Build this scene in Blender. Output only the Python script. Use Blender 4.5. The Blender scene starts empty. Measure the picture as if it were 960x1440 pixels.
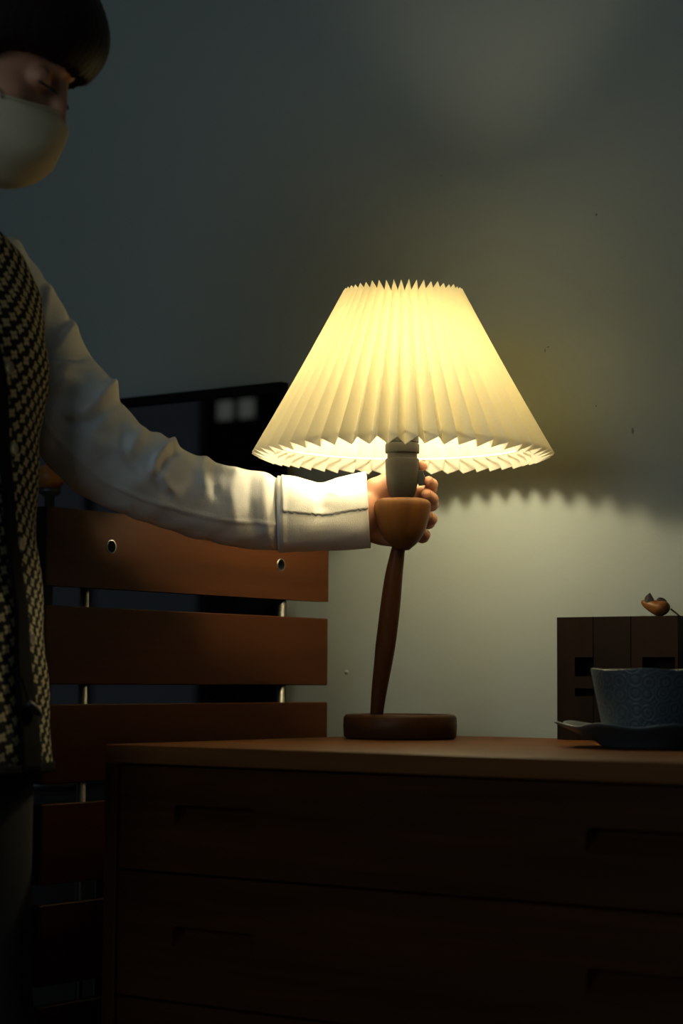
import bpy, bmesh, math, random
import numpy as np
from mathutils import Vector, Matrix

random.seed(4)
rng = np.random.default_rng(7)
C = bpy.context.scene.collection
PI = math.pi

# ------------------------------------------------------------------ camera
F = 2800.0                       # focal length in pixels of the 960x1440 frame (70 mm on 24x36)
CAM_Z = 0.7914
TH, PITCH, ROLL = math.radians(36), math.atan((957 - 720) / F), math.radians(0.35)
Vd = np.array([-math.sin(TH), math.cos(TH), 0.0])        # horizontal view direction
Rd = np.array([math.cos(TH), math.sin(TH), 0.0])         # to the right
Zd = np.array([0, 0, 1.0])
FW = Vd * math.cos(PITCH) + Zd * math.sin(PITCH)
UP0 = np.cross(Rd, FW)
RR = Rd * math.cos(ROLL) + UP0 * math.sin(ROLL)
UU = UP0 * math.cos(ROLL) - Rd * math.sin(ROLL)
CO = np.array([0, 0, CAM_Z])

cam_d = bpy.data.cameras.new('camera')
cam_d.sensor_fit = 'VERTICAL'
cam_d.sensor_height = 36.0
cam_d.lens = 70.0
cam_d.clip_start = 0.02
cam_d.dof.use_dof = True
cam_d.dof.focus_distance = 2.42
cam_d.dof.aperture_fstop = 4.0
cam = bpy.data.objects.new('camera', cam_d)
C.objects.link(cam)
cam.matrix_world = Matrix(((RR[0], UU[0], -FW[0], CO[0]), (RR[1], UU[1], -FW[1], CO[1]),
                           (RR[2], UU[2], -FW[2], CO[2]), (0, 0, 0, 1)))
bpy.context.scene.camera = cam

# ------------------------------------------------------------------ world, fill light, exposure
wd = bpy.data.worlds.new('world'); bpy.context.scene.world = wd
wd.use_nodes = True
wd.node_tree.nodes['Background'].inputs[0].default_value = (0.30, 0.42, 0.50, 1)
wd.node_tree.nodes['Background'].inputs[1].default_value = 0.05
vs = bpy.context.scene.view_settings
vs.view_transform = 'Standard'; vs.look = 'None'; vs.gamma = 1.0; vs.use_curve_mapping = False
vs.exposure = 0.0
try:
    bpy.context.scene.cycles.use_denoising = True
except Exception:
    pass
DAY_FILL = 13.5
BULB = 375.0
ld = bpy.data.lights.new('daylight_fill', 'AREA')             # bluish ambient fill, added behind the camera at the unseen window_2
ld.shape = 'RECTANGLE'; ld.size = 2.0; ld.size_y = 1.3
ld.energy = DAY_FILL; ld.color = (0.66, 0.81, 0.87)
lo = bpy.data.objects.new('daylight_fill', ld); C.objects.link(lo)
lo.location = (-0.9, -2.40, 1.80)
lo.rotation_euler = (math.radians(90), 0, math.radians(0))

# ------------------------------------------------------------------ helpers
def at(px, py, t):
    """point seen at pixel (px, py), t metres along the optical axis"""
    return CO + (FW + RR * (px - 480) / F - UU * (py - 720) / F) * t
def VW(lat, dep, z):
    """lateral / depth / height in the viewing direction -> world"""
    p = Vd * dep + Rd * lat
    return np.array([p[0], p[1], z])
def proj(P):
    q = np.asarray(P) - CO
    t = q @ FW
    return 480 + F * (q @ RR) / t, 720 - F * (q @ UU) / t

def mesh_obj(name, verts, faces, mat, parent=None, smooth=False, uv=None):
    me = bpy.data.meshes.new(name)
    me.from_pydata([tuple(map(float, v)) for v in verts], [], [tuple(map(int, f)) for f in faces])
    if smooth:
        me.polygons.foreach_set('use_smooth', [True] * len(me.polygons))
    if uv is not None:
        l = me.uv_layers.new(name='UVMap')
        l.data.foreach_set('uv', np.asarray(uv, dtype=np.float32).ravel())
    me.update()
    o = bpy.data.objects.new(name, me)
    C.objects.link(o)
    if mat: me.materials.append(mat)
    if parent: set_parent(o, parent)
    return o
def set_parent(o, p):
    bpy.context.view_layer.update()
    o.parent = p
    o.matrix_parent_inverse = p.matrix_world.inverted()
def bm_obj(name, bm, mat, parent=None, smooth=False):
    bmesh.ops.recalc_face_normals(bm, faces=bm.faces[:])
    me = bpy.data.meshes.new(name); bm.to_mesh(me); bm.free()
    if smooth: me.polygons.foreach_set('use_smooth', [True] * len(me.polygons))
    o = bpy.data.objects.new(name, me); C.objects.link(o)
    if mat: me.materials.append(mat)
    if parent: set_parent(o, parent)
    return o
def bevel(bm, w, seg=2):
    bmesh.ops.bevel(bm, geom=[e for e in bm.edges], offset=w, segments=seg, profile=0.5, affect='EDGES')
def add_box(bm, lo_, hi_):
    lo_, hi_ = np.asarray(lo_, float), np.asarray(hi_, float)
    vs_ = [bm.verts.new((x, y, z)) for x in (lo_[0], hi_[0]) for y in (lo_[1], hi_[1]) for z in (lo_[2], hi_[2])]
    for f in ((0, 1, 3, 2), (4, 6, 7, 5), (0, 4, 5, 1), (2, 3, 7, 6), (0, 2, 6, 4), (1, 5, 7, 3)):
        bm.faces.new([vs_[i] for i in f])
def box(name, lo_, hi_, mat, parent=None, bev=0.0, seg=2):
    bm = bmesh.new(); add_box(bm, lo_, hi_)
    bmesh.ops.recalc_face_normals(bm, faces=bm.faces[:])
    if bev: bevel(bm, bev, seg)
    return bm_obj(name, bm, mat, parent)
def empty(name, loc, label, cat, group=None):
    o = bpy.data.objects.new(name, None); C.objects.link(o)
    o.location = tuple(map(float, loc)); o.empty_display_size = 0.05
    o['label'] = label; o['category'] = cat
    if group: o['group'] = group
    return o
def struct(o):
    o['kind'] = 'structure'; return o
def grid_faces(nr, nc, closed):
    f = []
    for i in range(nr - 1):
        for j in range(nc if closed else nc - 1):
            k = (j + 1) % nc
            f.append((i * nc + j, i * nc + k, (i + 1) * nc + k, (i + 1) * nc + j))
    return f
def rings_obj(name, rings, mat, parent=None, cap=(True, True), smooth=True):
    rings = np.asarray(rings, float)
    nr, nc = rings.shape[:2]
    V = list(rings.reshape(-1, 3)); Fc = grid_faces(nr, nc, True)
    for flag, r in ((cap[0], 0), (cap[1], nr - 1)):
        if flag:
            V.append(rings[r].mean(0)); c = len(V) - 1
            for j in range(nc): Fc.append((c, r * nc + j, r * nc + (j + 1) % nc))
    o = mesh_obj(name, V, Fc, None)
    bm = bmesh.new(); bm.from_mesh(o.data); bmesh.ops.recalc_face_normals(bm, faces=bm.faces[:])
    bm.to_mesh(o.data); bm.free()
    if smooth: o.data.polygons.foreach_set('use_smooth', [True] * len(o.data.polygons))
    if mat: o.data.materials.append(mat)
    if parent: set_parent(o, parent)
    return o
def lathe(name, prof, c, mat, parent=None, n=48, smooth=True, mod=None):
    """prof: list of (radius, z) ; c: axis (x, y)"""
    rings = []
    for r, z in prof:
        ring = []
        for j in range(n):
            a = 2 * PI * j / n
            rr, zz = (r, z) if mod is None else mod(a, r, z)
            ring.append((c[0] + rr * math.cos(a), c[1] + rr * math.sin(a), zz))
        rings.append(ring)
    return rings_obj(name, rings, mat, parent, (prof[0][0] > 1e-6, prof[-1][0] > 1e-6), smooth)
def tube(name, pts, rad, mat, parent=None, n=16, sub=6, cap=(True, True), squash=1.0):
    pts = np.asarray(pts, float); rad = np.broadcast_to(np.asarray(rad, float), (len(pts),)).copy()
    P = catmull(pts, sub); R_ = catmull(rad[:, None], sub)[:, 0]
    T = np.gradient(P, axis=0); T /= np.linalg.norm(T, axis=1)[:, None]
    ref = np.array([0.13, 0.2, 0.97]) if abs(T[0][2]) < 0.9 else np.array([1.0, 0.1, 0.0])
    nx = np.cross(T[0], ref); nx /= np.linalg.norm(nx)
    rings = []
    for i in range(len(P)):
        nx = nx - T[i] * (nx @ T[i]); nx /= np.linalg.norm(nx); ny = np.cross(T[i], nx)
        a = np.linspace(0, 2 * PI, n, endpoint=False)
        rings.append(P[i] + R_[i] * (np.cos(a)[:, None] * nx + squash * np.sin(a)[:, None] * ny))
    return rings_obj(name, rings, mat, parent, cap)
def catmull(P, sub):
    P = np.asarray(P, float)
    if len(P) == 2:
        return np.linspace(P[0], P[1], sub + 1)
    Q = np.vstack([2 * P[0] - P[1], P, 2 * P[-1] - P[-2]])
    out = []
    for i in range(1, len(Q) - 2):
        for k in range(sub):
            t = k / sub
            a, b, c_, d = Q[i - 1], Q[i], Q[i + 1], Q[i + 2]
            out.append(0.5 * (2 * b + (c_ - a) * t + (2 * a - 5 * b + 4 * c_ - d) * t ** 2 + (3 * b - 3 * c_ + d - a) * t ** 3))
    out.append(P[-1])
    return np.array(out)

# ------------------------------------------------------------------ materials
class NT:
    def __init__(s, name):
        s.m = bpy.data.materials.new(name); s.m.use_nodes = True
        s.t = s.m.node_tree; s.b = s.t.nodes['Principled BSDF']; s.out = s.t.nodes['Material Output']
    def n(s, typ, **kw):
        x = s.t.nodes.new(typ)
        for k, v in kw.items():
            if isinstance(k, str) and hasattr(x, k): setattr(x, k, v)
        return x
    def l(s, a, b): s.t.links.new(a, b)
    def math(s, op, a, b=None, c=None):
        x = s.n('ShaderNodeMath', operation=op)
        for i, v in enumerate((a, b, c)):
            if v is None: continue
            if isinstance(v, (int, float)): x.inputs[i].default_value = v
            else: s.l(v, x.inputs[i])
        return x.outputs[0]
def plain(name, col, rough=0.5, metal=0.0, noise=0.0, nscale=40, bump=0.0, bscale=200, spec=0.5, coords='Object'):
    k = NT(name); b = k.b
    b.inputs['Base Color'].default_value = (*col, 1); b.inputs['Roughness'].default_value = rough
    b.inputs['Metallic'].default_value = metal; b.inputs['Specular IOR Level'].default_value = spec
    tc = k.n('ShaderNodeTexCoord')
    if noise:
        nz = k.n('ShaderNodeTexNoise'); nz.inputs['Scale'].default_value = nscale; nz.inputs['Detail'].default_value = 5
        k.l(tc.outputs[coords], nz.inputs['Vector'])
        mx = k.n('ShaderNodeMix', data_type='RGBA')
        mx.inputs[6].default_value = (*[c * (1 - noise) for c in col], 1); mx.inputs[7].default_value = (*[min(1, c * (1 + noise)) for c in col], 1)
        k.l(nz.outputs['Fac'], mx.inputs[0]); k.l(mx.outputs[2], b.inputs['Base Color'])
    if bump:
        nz = k.n('ShaderNodeTexNoise'); nz.inputs['Scale'].default_value = bscale; nz.inputs['Detail'].default_value = 3
        k.l(tc.outputs[coords], nz.inputs['Vector'])
        bp = k.n('ShaderNodeBump'); bp.inputs['Strength'].default_value = bump; bp.inputs['Distance'].default_value = 0.002
        k.l(nz.outputs['Fac'], bp.inputs['Height']); k.l(bp.outputs['Normal'], b.inputs['Normal'])
    return k.m
def wood(name, dark, light, axis, rough=0.42, scale=1.0, spec=0.12):
    """grain runs along axis (0,1,2)"""
    k = NT(name); b = k.b
    tc = k.n('ShaderNodeTexCoord'); mp = k.n('ShaderNodeMapping')
    sc = [38.0 * scale] * 3; sc[axis] = 2.2 * scale
    mp.inputs['Scale'].default_value = sc
    oi = k.n('ShaderNodeObjectInfo'); k.l(tc.outputs['Object'], mp.inputs['Vector'])
    cb = k.n('ShaderNodeCombineXYZ'); rnd = k.math('MULTIPLY', oi.outputs['Random'], 40.0)
    for i in range(3): k.l(rnd, cb.inputs[i])
    k.l(cb.outputs[0], mp.inputs['Location'])
    n1 = k.n('ShaderNodeTexNoise'); n1.inputs['Scale'].default_value = 1.0; n1.inputs['Detail'].default_value = 6; n1.inputs['Distortion'].default_value = 0.6
    k.l(mp.outputs[0], n1.inputs['Vector'])
    n2 = k.n('ShaderNodeTexNoise'); n2.inputs['Scale'].default_value = 5.0; n2.inputs['Detail'].default_value = 3
    k.l(mp.outputs[0], n2.inputs['Vector'])
    mixf = k.math('ADD', k.math('MULTIPLY', n1.outputs['Fac'], 0.7), k.math('MULTIPLY', n2.outputs['Fac'], 0.3))
    cr = k.n('ShaderNodeValToRGB'); cr.color_ramp.elements[0].position = 0.32; cr.color_ramp.elements[1].position = 0.68
    cr.color_ramp.elements[0].color = (*dark, 1); cr.color_ramp.elements[1].color = (*light, 1)
    k.l(mixf, cr.inputs[0]); k.l(cr.outputs[0], b.inputs['Base Color'])
    b.inputs['Roughness'].default_value = rough; b.inputs['Specular IOR Level'].default_value = spec
    bp = k.n('ShaderNodeBump'); bp.inputs['Strength'].default_value = 0.12; bp.inputs['Distance'].default_value = 0.001
    k.l(n2.outputs['Fac'], bp.inputs['Height']); k.l(bp.outputs['Normal'], b.inputs['Normal'])
    return k.m
def emit(name, col, strength):
    k = NT(name); k.b.inputs['Base Color'].default_value = (*col, 1)
    k.b.inputs['Emission Color'].default_value = (*col, 1); k.b.inputs['Emission Strength'].default_value = strength
    return k.m

M = {}
CHD, CHL = (0.022, 0.0070, 0.0023), (0.050, 0.0165, 0.0048)
M['chest_x'] = wood('chest_wood_along_x', CHD, CHL, 0, 0.38)
M['chest_z'] = wood('chest_wood_along_z', CHD, CHL, 2, 0.38)
M['chest_top_lit'] = wood('chest_wood_lit_top', (0.080, 0.028, 0.0075), (0.140, 0.054, 0.014), 0, 0.5, 1.0, 0.10)  # chest wood lightened and warmed for the top, lamplight put in its colour
M['slat'] = wood('slat_wood', (0.042, 0.0130, 0.0033), (0.066, 0.0205, 0.005), 1, 0.45)
M['slat_end'] = plain('slat_end_wood', (0.03, 0.012, 0.006), 0.6, noise=0.3)
M['lamp_wood'] = wood('lamp_wood', (0.10, 0.038, 0.010), (0.16, 0.066, 0.018), 2, 0.40)
M['lamp_base'] = wood('lamp_base_wood', (0.040, 0.016, 0.0065), (0.068, 0.028, 0.010), 0, 0.42)
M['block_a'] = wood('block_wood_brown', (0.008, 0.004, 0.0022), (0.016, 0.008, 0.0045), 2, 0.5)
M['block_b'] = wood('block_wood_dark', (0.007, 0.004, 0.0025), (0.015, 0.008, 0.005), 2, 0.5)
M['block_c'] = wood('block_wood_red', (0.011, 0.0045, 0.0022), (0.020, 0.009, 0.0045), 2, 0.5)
M['mouse'] = wood('mouse_wood', (0.10, 0.036, 0.009), (0.16, 0.062, 0.017), 0, 0.35)
M['leather'] = plain('dark_leather', (0.014, 0.008, 0.005), 0.6, noise=0.3)
M['cord'] = plain('tail_cord', (0.20, 0.11, 0.05), 0.7, noise=0.2)
M['socket'] = plain('socket_grey_plastic', (0.026, 0.024, 0.020), 0.5, noise=0.08, spec=0.25)
M['switch'] = plain('switch_black_plastic', (0.030, 0.029, 0.028), 0.4, noise=0.05)
M['rod'] = plain('brushed_steel', (0.30, 0.295, 0.28), 0.42, 1.0, noise=0.06, nscale=90)
M['wire'] = plain('white_wire', (0.80, 0.79, 0.74), 0.4, noise=0.03)
M['brass'] = plain('lamp_holder_metal', (0.5, 0.42, 0.25), 0.35, 1.0, noise=0.05)
M['bezel'] = plain('television_bezel', (0.004, 0.004, 0.004), 0.7, noise=0.1, spec=0.1)
M['screen'] = plain('television_glass', (0.004, 0.004, 0.005), 0.012, noise=0.05, spec=0.9)
M['black_metal'] = plain('black_metal', (0.012, 0.012, 0.013), 0.45, noise=0.1)
M['bulb'] = emit('lit_bulb', (1.0, 0.845, 0.50), BULB)

def shade_mat():
    k = NT('pleated_shade'); t = k.t
    tc = k.n('ShaderNodeTexCoord'); nz = k.n('ShaderNodeTexNoise'); nz.inputs['Scale'].default_value = 300
    k.l(tc.outputs['Object'], nz.inputs['Vector'])
    mx = k.n('ShaderNodeMix', data_type='RGBA'); k.l(nz.outputs['Fac'], mx.inputs[0])
    mx.inputs[6].default_value = (0.80, 0.77, 0.68, 1); mx.inputs[7].default_value = (0.88, 0.85, 0.77, 1)
    df = k.n('ShaderNodeBsdfDiffuse'); tr = k.n('ShaderNodeBsdfTranslucent')
    k.l(mx.outputs[2], df.inputs['Color']); tr.inputs['Color'].default_value = (0.88, 0.78, 0.46, 1)
    ms = k.n('ShaderNodeMixShader'); ms.inputs[0].default_value = 0.165
    k.l(df.outputs[0], ms.inputs[1]); k.l(tr.outputs[0], ms.inputs[2]); k.l(ms.outputs[0], k.out.inputs['Surface'])
    return k.m
M['shade'] = shade_mat()

def wall_mat():
    k = NT('painted_wall'); b = k.b
    tc = k.n('ShaderNodeTexCoord')
    nz = k.n('ShaderNodeTexNoise'); nz.inputs['Scale'].default_value = 1.3; nz.inputs['Detail'].default_value = 4
    k.l(tc.outputs['Object'], nz.inputs['Vector'])
    mx = k.n('ShaderNodeMix', data_type='RGBA')
    mx.inputs[6].default_value = (0.238, 0.274, 0.272, 1); mx.inputs[7].default_value = (0.256, 0.292, 0.289, 1)
    k.l(nz.outputs['Fac'], mx.inputs[0]); k.l(mx.outputs[2], b.inputs['Base Color'])
    b.inputs['Roughness'].default_value = 0.7
    n2 = k.n('ShaderNodeTexNoise'); n2.inputs['Scale'].default_value = 130; n2.inputs['Detail'].default_value = 3
    k.l(tc.outputs['Object'], n2.inputs['Vector'])
    bp = k.n('ShaderNodeBump'); bp.inputs['Strength'].default_value = 0.10; bp.inputs['Distance'].default_value = 0.002
    k.l(n2.outputs['Fac'], bp.inputs['Height']); k.l(bp.outputs['Normal'], b.inputs['Normal'])
    return k.m
M['wall'] = wall_mat()
M['wall_mark'] = plain('wall_scuff', (0.14, 0.145, 0.14), 0.8, noise=0.3)
M['floor'] = wood('floor_wood', (0.10, 0.05, 0.03), (0.17, 0.09, 0.05), 0, 0.4, 0.4)
M['ceiling'] = plain('ceiling_paint', (0.55, 0.57, 0.56), 0.8, noise=0.04, nscale=3)
M['frame'] = plain('window_frame_paint', (0.4, 0.4, 0.38), 0.5, noise=0.04)
M['door'] = wood('dark_door_wood', (0.02, 0.012, 0.008), (0.035, 0.02, 0.012), 2, 0.5)
M['curtain'] = emit('daylit_curtain', (0.45, 0.55, 0.68), 0.12)
M['pane_fill'] = emit('fill_pane', (0.62, 0.86, 0.95), 0.9)
M['pane_small'] = emit('lit_door_pane', (0.75, 0.85, 0.72), 0.55)

M['skin'] = plain('skin', (0.50, 0.235, 0.14), 0.58, noise=0.10, nscale=60, bump=0.08, bscale=500)
M['skin'].node_tree.nodes['Principled BSDF'].inputs['Subsurface Weight'].default_value = 0.12
M['skin'].node_tree.nodes['Principled BSDF'].inputs['Subsurface Radius'].default_value = (0.010, 0.004, 0.002)
M['nail'] = plain('fingernail', (0.58, 0.29, 0.19), 0.35, noise=0.05)
M['shirt'] = plain('white_cotton', (0.82, 0.81, 0.79), 0.85, noise=0.05, nscale=260, bump=0.25, bscale=900)
M['shirt_dark'] = plain('seam_thread', (0.42, 0.41, 0.39), 0.85, noise=0.1)
M['mask'] = plain('cream_mask_fabric', (0.55, 0.47, 0.31), 0.85, noise=0.06, nscale=200, bump=0.2, bscale=700)
M['stitch'] = plain('mask_stitching', (0.22, 0.20, 0.15), 0.85, noise=0.1)
M['strap'] = plain('ear_loop', (0.52, 0.36, 0.30), 0.8, noise=0.1)
M['hair'] = plain('dark_hair', (0.010, 0.0036, 0.0018), 0.6, noise=0.4, nscale=90, spec=0.18)
M['lash'] = plain('eyelash', (0.008, 0.006, 0.005), 0.6, noise=0.1)
M['trousers'] = plain('black_trousers', (0.010, 0.010, 0.011), 0.9, noise=0.2, nscale=100, bump=0.2, bscale=600)
M['shoe'] = plain('black_shoe', (0.012, 0.011, 0.010), 0.5, noise=0.1)
M['placket'] = plain('black_knit_band', (0.004, 0.004, 0.005), 0.95, spec=0.1, noise=0.2, nscale=200, bump=0.3, bscale=700)
M['button'] = plain('horn_button', (0.20, 0.17, 0.12), 0.4, noise=0.3, nscale=200)
M['knob_wood'] = wood('knob_wood', (0.15, 0.055, 0.015), (0.24, 0.095, 0.026), 2, 0.4)

def vest_mat():
    """dark knit with rows of small cream four-petalled flowers; UV is in metres on the cloth"""
    k = NT('flower_knit'); b = k.b
    uv = k.n('ShaderNodeUVMap', uv_map='UVMap')
    nz = k.n('ShaderNodeTexNoise'); nz.inputs['Scale'].default_value = 260; nz.inputs['Detail'].default_value = 2
    k.l(uv.outputs[0], nz.inputs['Vector'])
    sp = k.n('ShaderNodeSeparateXYZ'); k.l(uv.outputs[0], sp.inputs[0])
    wob = k.math('MULTIPLY', k.math('SUBTRACT', nz.outputs['Fac'], 0.5), 0.16)
    CW, RH = 0.0092, 0.0201                     # column spacing and repeat along a column
    A = k.math('ADD', k.math('DIVIDE', sp.outputs[0], CW), k.math('MULTIPLY', wob, 0.8))
    x0 = k.math('SUBTRACT', k.math('FRACT', k.math('ADD', A, 0.5)), 0.5)
    col0 = k.math('SUBTRACT', A, x0)
    B0 = k.math('ADD', k.math('DIVIDE', sp.outputs[1], RH), k.math('MULTIPLY', wob, 0.5))
    fac = None
    for dc in (-1.0, 0.0, 1.0):
        col = k.math('ADD', col0, dc); x = k.math('SUBTRACT', x0, dc)
        B = k.math('SUBTRACT', B0, k.math('MULTIPLY', col, 0.42))
        y = k.math('SUBTRACT', k.math('FRACT', k.math('ADD', B, 0.5)), 0.5)
        x = k.math('MULTIPLY', x, CW); y = k.math('MULTIPLY', y, RH)
        r = k.math('SQRT', k.math('ADD', k.math('MULTIPLY', x, x), k.math('MULTIPLY', y, y)))
        th = k.math('ADD', k.math('ARCTAN2', y, x), k.math('SINE', k.math('MULTIPLY', col, 2.3)))
        lim = k.math('ADD', 0.0044, k.math('MULTIPLY', k.math('COSINE', k.math('MULTIPLY', th, 4.0)), 0.0013))
        f1 = k.math('MULTIPLY', k.math('LESS_THAN', r, lim), k.math('GREATER_THAN', r, 0.0009))
        fac = f1 if fac is None else k.math('MAXIMUM', fac, f1)
    mx = k.n('ShaderNodeMix', data_type='RGBA'); k.l(fac, mx.inputs[0])
    mx.inputs[6].default_value = (0.010, 0.010, 0.012, 1); mx.inputs[7].default_value = (0.46, 0.40, 0.24, 1)
    k.l(mx.outputs[2], b.inputs['Base Color']); b.inputs['Roughness'].default_value = 0.95
    b.inputs['Specular IOR Level'].default_value = 0.15
    bp = k.n('ShaderNodeBump'); bp.inputs['Strength'].default_value = 0.6; bp.inputs['Distance'].default_value = 0.002
    k.l(k.math('ADD', k.math('MULTIPLY', fac, 0.5), nz.outputs['Fac']), bp.inputs['Height']); k.l(bp.outputs['Normal'], b.inputs['Normal'])
    return k.m
M['vest'] = vest_mat()
def cup_mat():
    k = NT('blue_grey_relief_glaze'); b = k.b
    uv = k.n('ShaderNodeUVMap', uv_map='UVMap')
    vo = k.n('ShaderNodeTexVoronoi'); vo.inputs['Scale'].default_value = 62; vo.inputs['Randomness'].default_value = 0.35
    k.l(uv.outputs[0], vo.inputs['Vector'])
    ring = k.math('SINE', k.math('MULTIPLY', vo.outputs['Distance'], 26.0))
    sp = k.n('ShaderNodeSeparateXYZ'); k.l(uv.outputs[0], sp.inputs[0])
    nz = k.n('ShaderNodeTexNoise'); nz.inputs['Scale'].default_value = 900; k.l(uv.outputs[0], nz.inputs['Vector'])
    fac = k.math('ADD', k.math('MULTIPLY', ring, 0.35), k.math('MULTIPLY', nz.outputs['Fac'], 0.7))
    mx = k.n('ShaderNodeMix', data_type='RGBA'); k.l(fac, mx.inputs[0])
    mx.inputs[6].default_value = (0.040, 0.057, 0.068, 1); mx.inputs[7].default_value = (0.080, 0.106, 0.120, 1)
    k.l(mx.outputs[2], b.inputs['Base Color']); b.inputs['Roughness'].default_value = 0.38
    bp = k.n('ShaderNodeBump'); bp.inputs['Strength'].default_value = 0.5; bp.inputs['Distance'].default_value = 0.001
    k.l(fac, bp.inputs['Height']); k.l(bp.outputs['Normal'], b.inputs['Normal'])
    return k.m
M['cup'] = cup_mat()
M['saucer'] = plain('blue_grey_glaze', (0.09, 0.115, 0.125), 0.35, noise=0.12, nscale=120)
M['tea_inside'] = plain('pale_glaze', (0.30, 0.36, 0.38), 0.3, noise=0.05)

# ------------------------------------------------------------------ the room
X0, X1, Y0, Y1, ZC = -7.6, 1.6, -2.6, 2.238, 2.55
struct(box('floor', (X0, Y0, -0.1), (X1, Y1, 0), M['floor']))
struct(box('ceiling', (X0, Y0, ZC), (X1, Y1, ZC + 0.1), M['ceiling']))
wb = struct(box('wall_back', (X0, Y1, -0.1), (X1, Y1 + 0.1, ZC + 0.1), M['wall']))
struct(box('wall_left', (X0 - 0.1, Y0, -0.1), (X0, Y1, ZC + 0.1), M['wall']))
struct(box('wall_right', (X1, Y0, -0.1), (X1 + 0.1, Y1, ZC + 0.1), M['wall']))
struct(box('wall_front', (X0, Y0 - 0.1, -0.1), (X1, Y0, ZC + 0.1), M['wall']))
struct(box('baseboard_back', (X0, Y1 - 0.015, 0), (X1, Y1, 0.07), M['frame'], None, 0.003))
# small chips and scuffs on the plaster
for px, py, w, h in ((889, 606, 2.2, 5), (838, 302, 1.8, 1.8), (766, 493, 1.2, 4), (770, 488, 3.0, 1.0), (838, 571, 1.2, 1.2), (620, 247, 1.1, 1.1)):
    d = FW + RR * (px - 480) / F - UU * (py - 720) / F
    p = CO + d * (Y1 / d[1]); s = p[1] / F / 0.8
    bm = bmesh.new()
    bmesh.ops.create_icosphere(bm, subdivisions=2, radius=1.0)
    for v in bm.verts:
        q = 1 + 0.25 * math.sin(v.co.x * 5 + px) * math.cos(v.co.z * 4)
        v.co = Vector((p[0] + v.co.x * w * s * 0.8 * q, p[1] - 0.0002 + v.co.y * 0.0006, p[2] + v.co.z * h * s * 0.8 * q))
    bm_obj('wall_mark', bm, M['wall_mark'], wb, True)
d = FW + RR * (487 - 480) / F - UU * (945 - 720) / F
p = CO + d * (Y1 / d[1])
bm = bmesh.new(); bmesh.ops.create_icosphere(bm, subdivisions=2, radius=1.0)
for v in bm.verts: v.co = Vector((p[0] + v.co.x * 0.004, p[1] + v.co.y * 0.0016, p[2] + v.co.z * 0.003))
bm_obj('plaster_bump', bm, M['wall'], wb, True)

def window(n, x0, x1, z0, z1, pane_m, cols):
    f = bmesh.new()
    y = Y0
    for a, b in (((x0, z0), (x1, z0 + .05)), ((x0, z1 - .05), (x1, z1)), ((x0, z0), (x0 + .05, z1)), ((x1 - .05, z0), (x1, z1))):
        add_box(f, (a[0], y, a[1]), (b[0], y + 0.05, b[1]))
    for i in range(1, cols):
        xm = x0 + (x1 - x0) * i / cols
        add_box(f, (xm - .025, y, z0), (xm + .025, y + .05, z1))
    w = struct(bm_obj('window_%d' % n, f, M['frame']))
    for i in range(cols):
        a = x0 + (x1 - x0) * i / cols; b = x0 + (x1 - x0) * (i + 1) / cols
        box('pane', (a + .03, y + .005, z0 + .04), (b - .03, y + .018, z1 - .04), pane_m, w)
    return w
window(1, -7.3, -5.82, 0.5, 2.3, M['curtain'], 2)
window(2, -1.95, 0.15, 1.10, 2.50, M['pane_fill'], 3)  # unseen window added behind the camera for the ambient fill
dr = struct(box('door_1', (-5.80, Y0, 0), (-4.95, Y0 + 0.05, 2.10), M['door'], None, 0.004))
for a in (-5.755, -5.63):
    box('pane', (a, Y0 + 0.045, 1.97), (a + 0.085, Y0 + 0.056, 2.055), M['pane_small'], dr)
box('handle', (-5.04, Y0 + 0.05, 0.98), (-5.00, Y0 + 0.08, 1.10), M['rod'], dr, 0.004)

# ------------------------------------------------------------------ chest of drawers
CX0, CX1, CY0, CY1, CT = -1.505, -0.695, 1.632, 2.220, 0.72
chest = empty('chest_of_drawers', ((CX0 + CX1) / 2, (CY0 + CY1) / 2, 0), 'wide dark brown wooden chest of drawers with cut-out grips, carrying the lamp', 'chest of drawers')
box('top', (CX0, CY0, CT - 0.020), (CX1, CY1, CT), M['chest_top_lit'], chest, 0.0015)
for xa in (CX0, CX1 - 0.018):
    box('side_panel', (xa, CY0, 0.12), (xa + 0.018, CY1, CT - 0.0202), M['chest_z'], chest, 0.0012)
box('back_panel', (CX0 + 0.019, CY1 - 0.012, 0.12), (CX1 - 0.019, CY1 - 0.002, CT - 0.021), M['chest_x'], chest)
box('bottom_panel', (CX0 + 0.019, CY0 + 0.012, 0.12), (CX1 - 0.019, CY1 - 0.013, 0.138), M['chest_x'], chest)
for xa in (CX0 + 0.03, CX1 - 0.06):
    for ya in (CY0 + 0.03, CY1 - 0.06):
        box('leg', (xa, ya, 0), (xa + 0.03, ya + 0.03, 0.1195), M['chest_z'], chest, 0.003)
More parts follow.
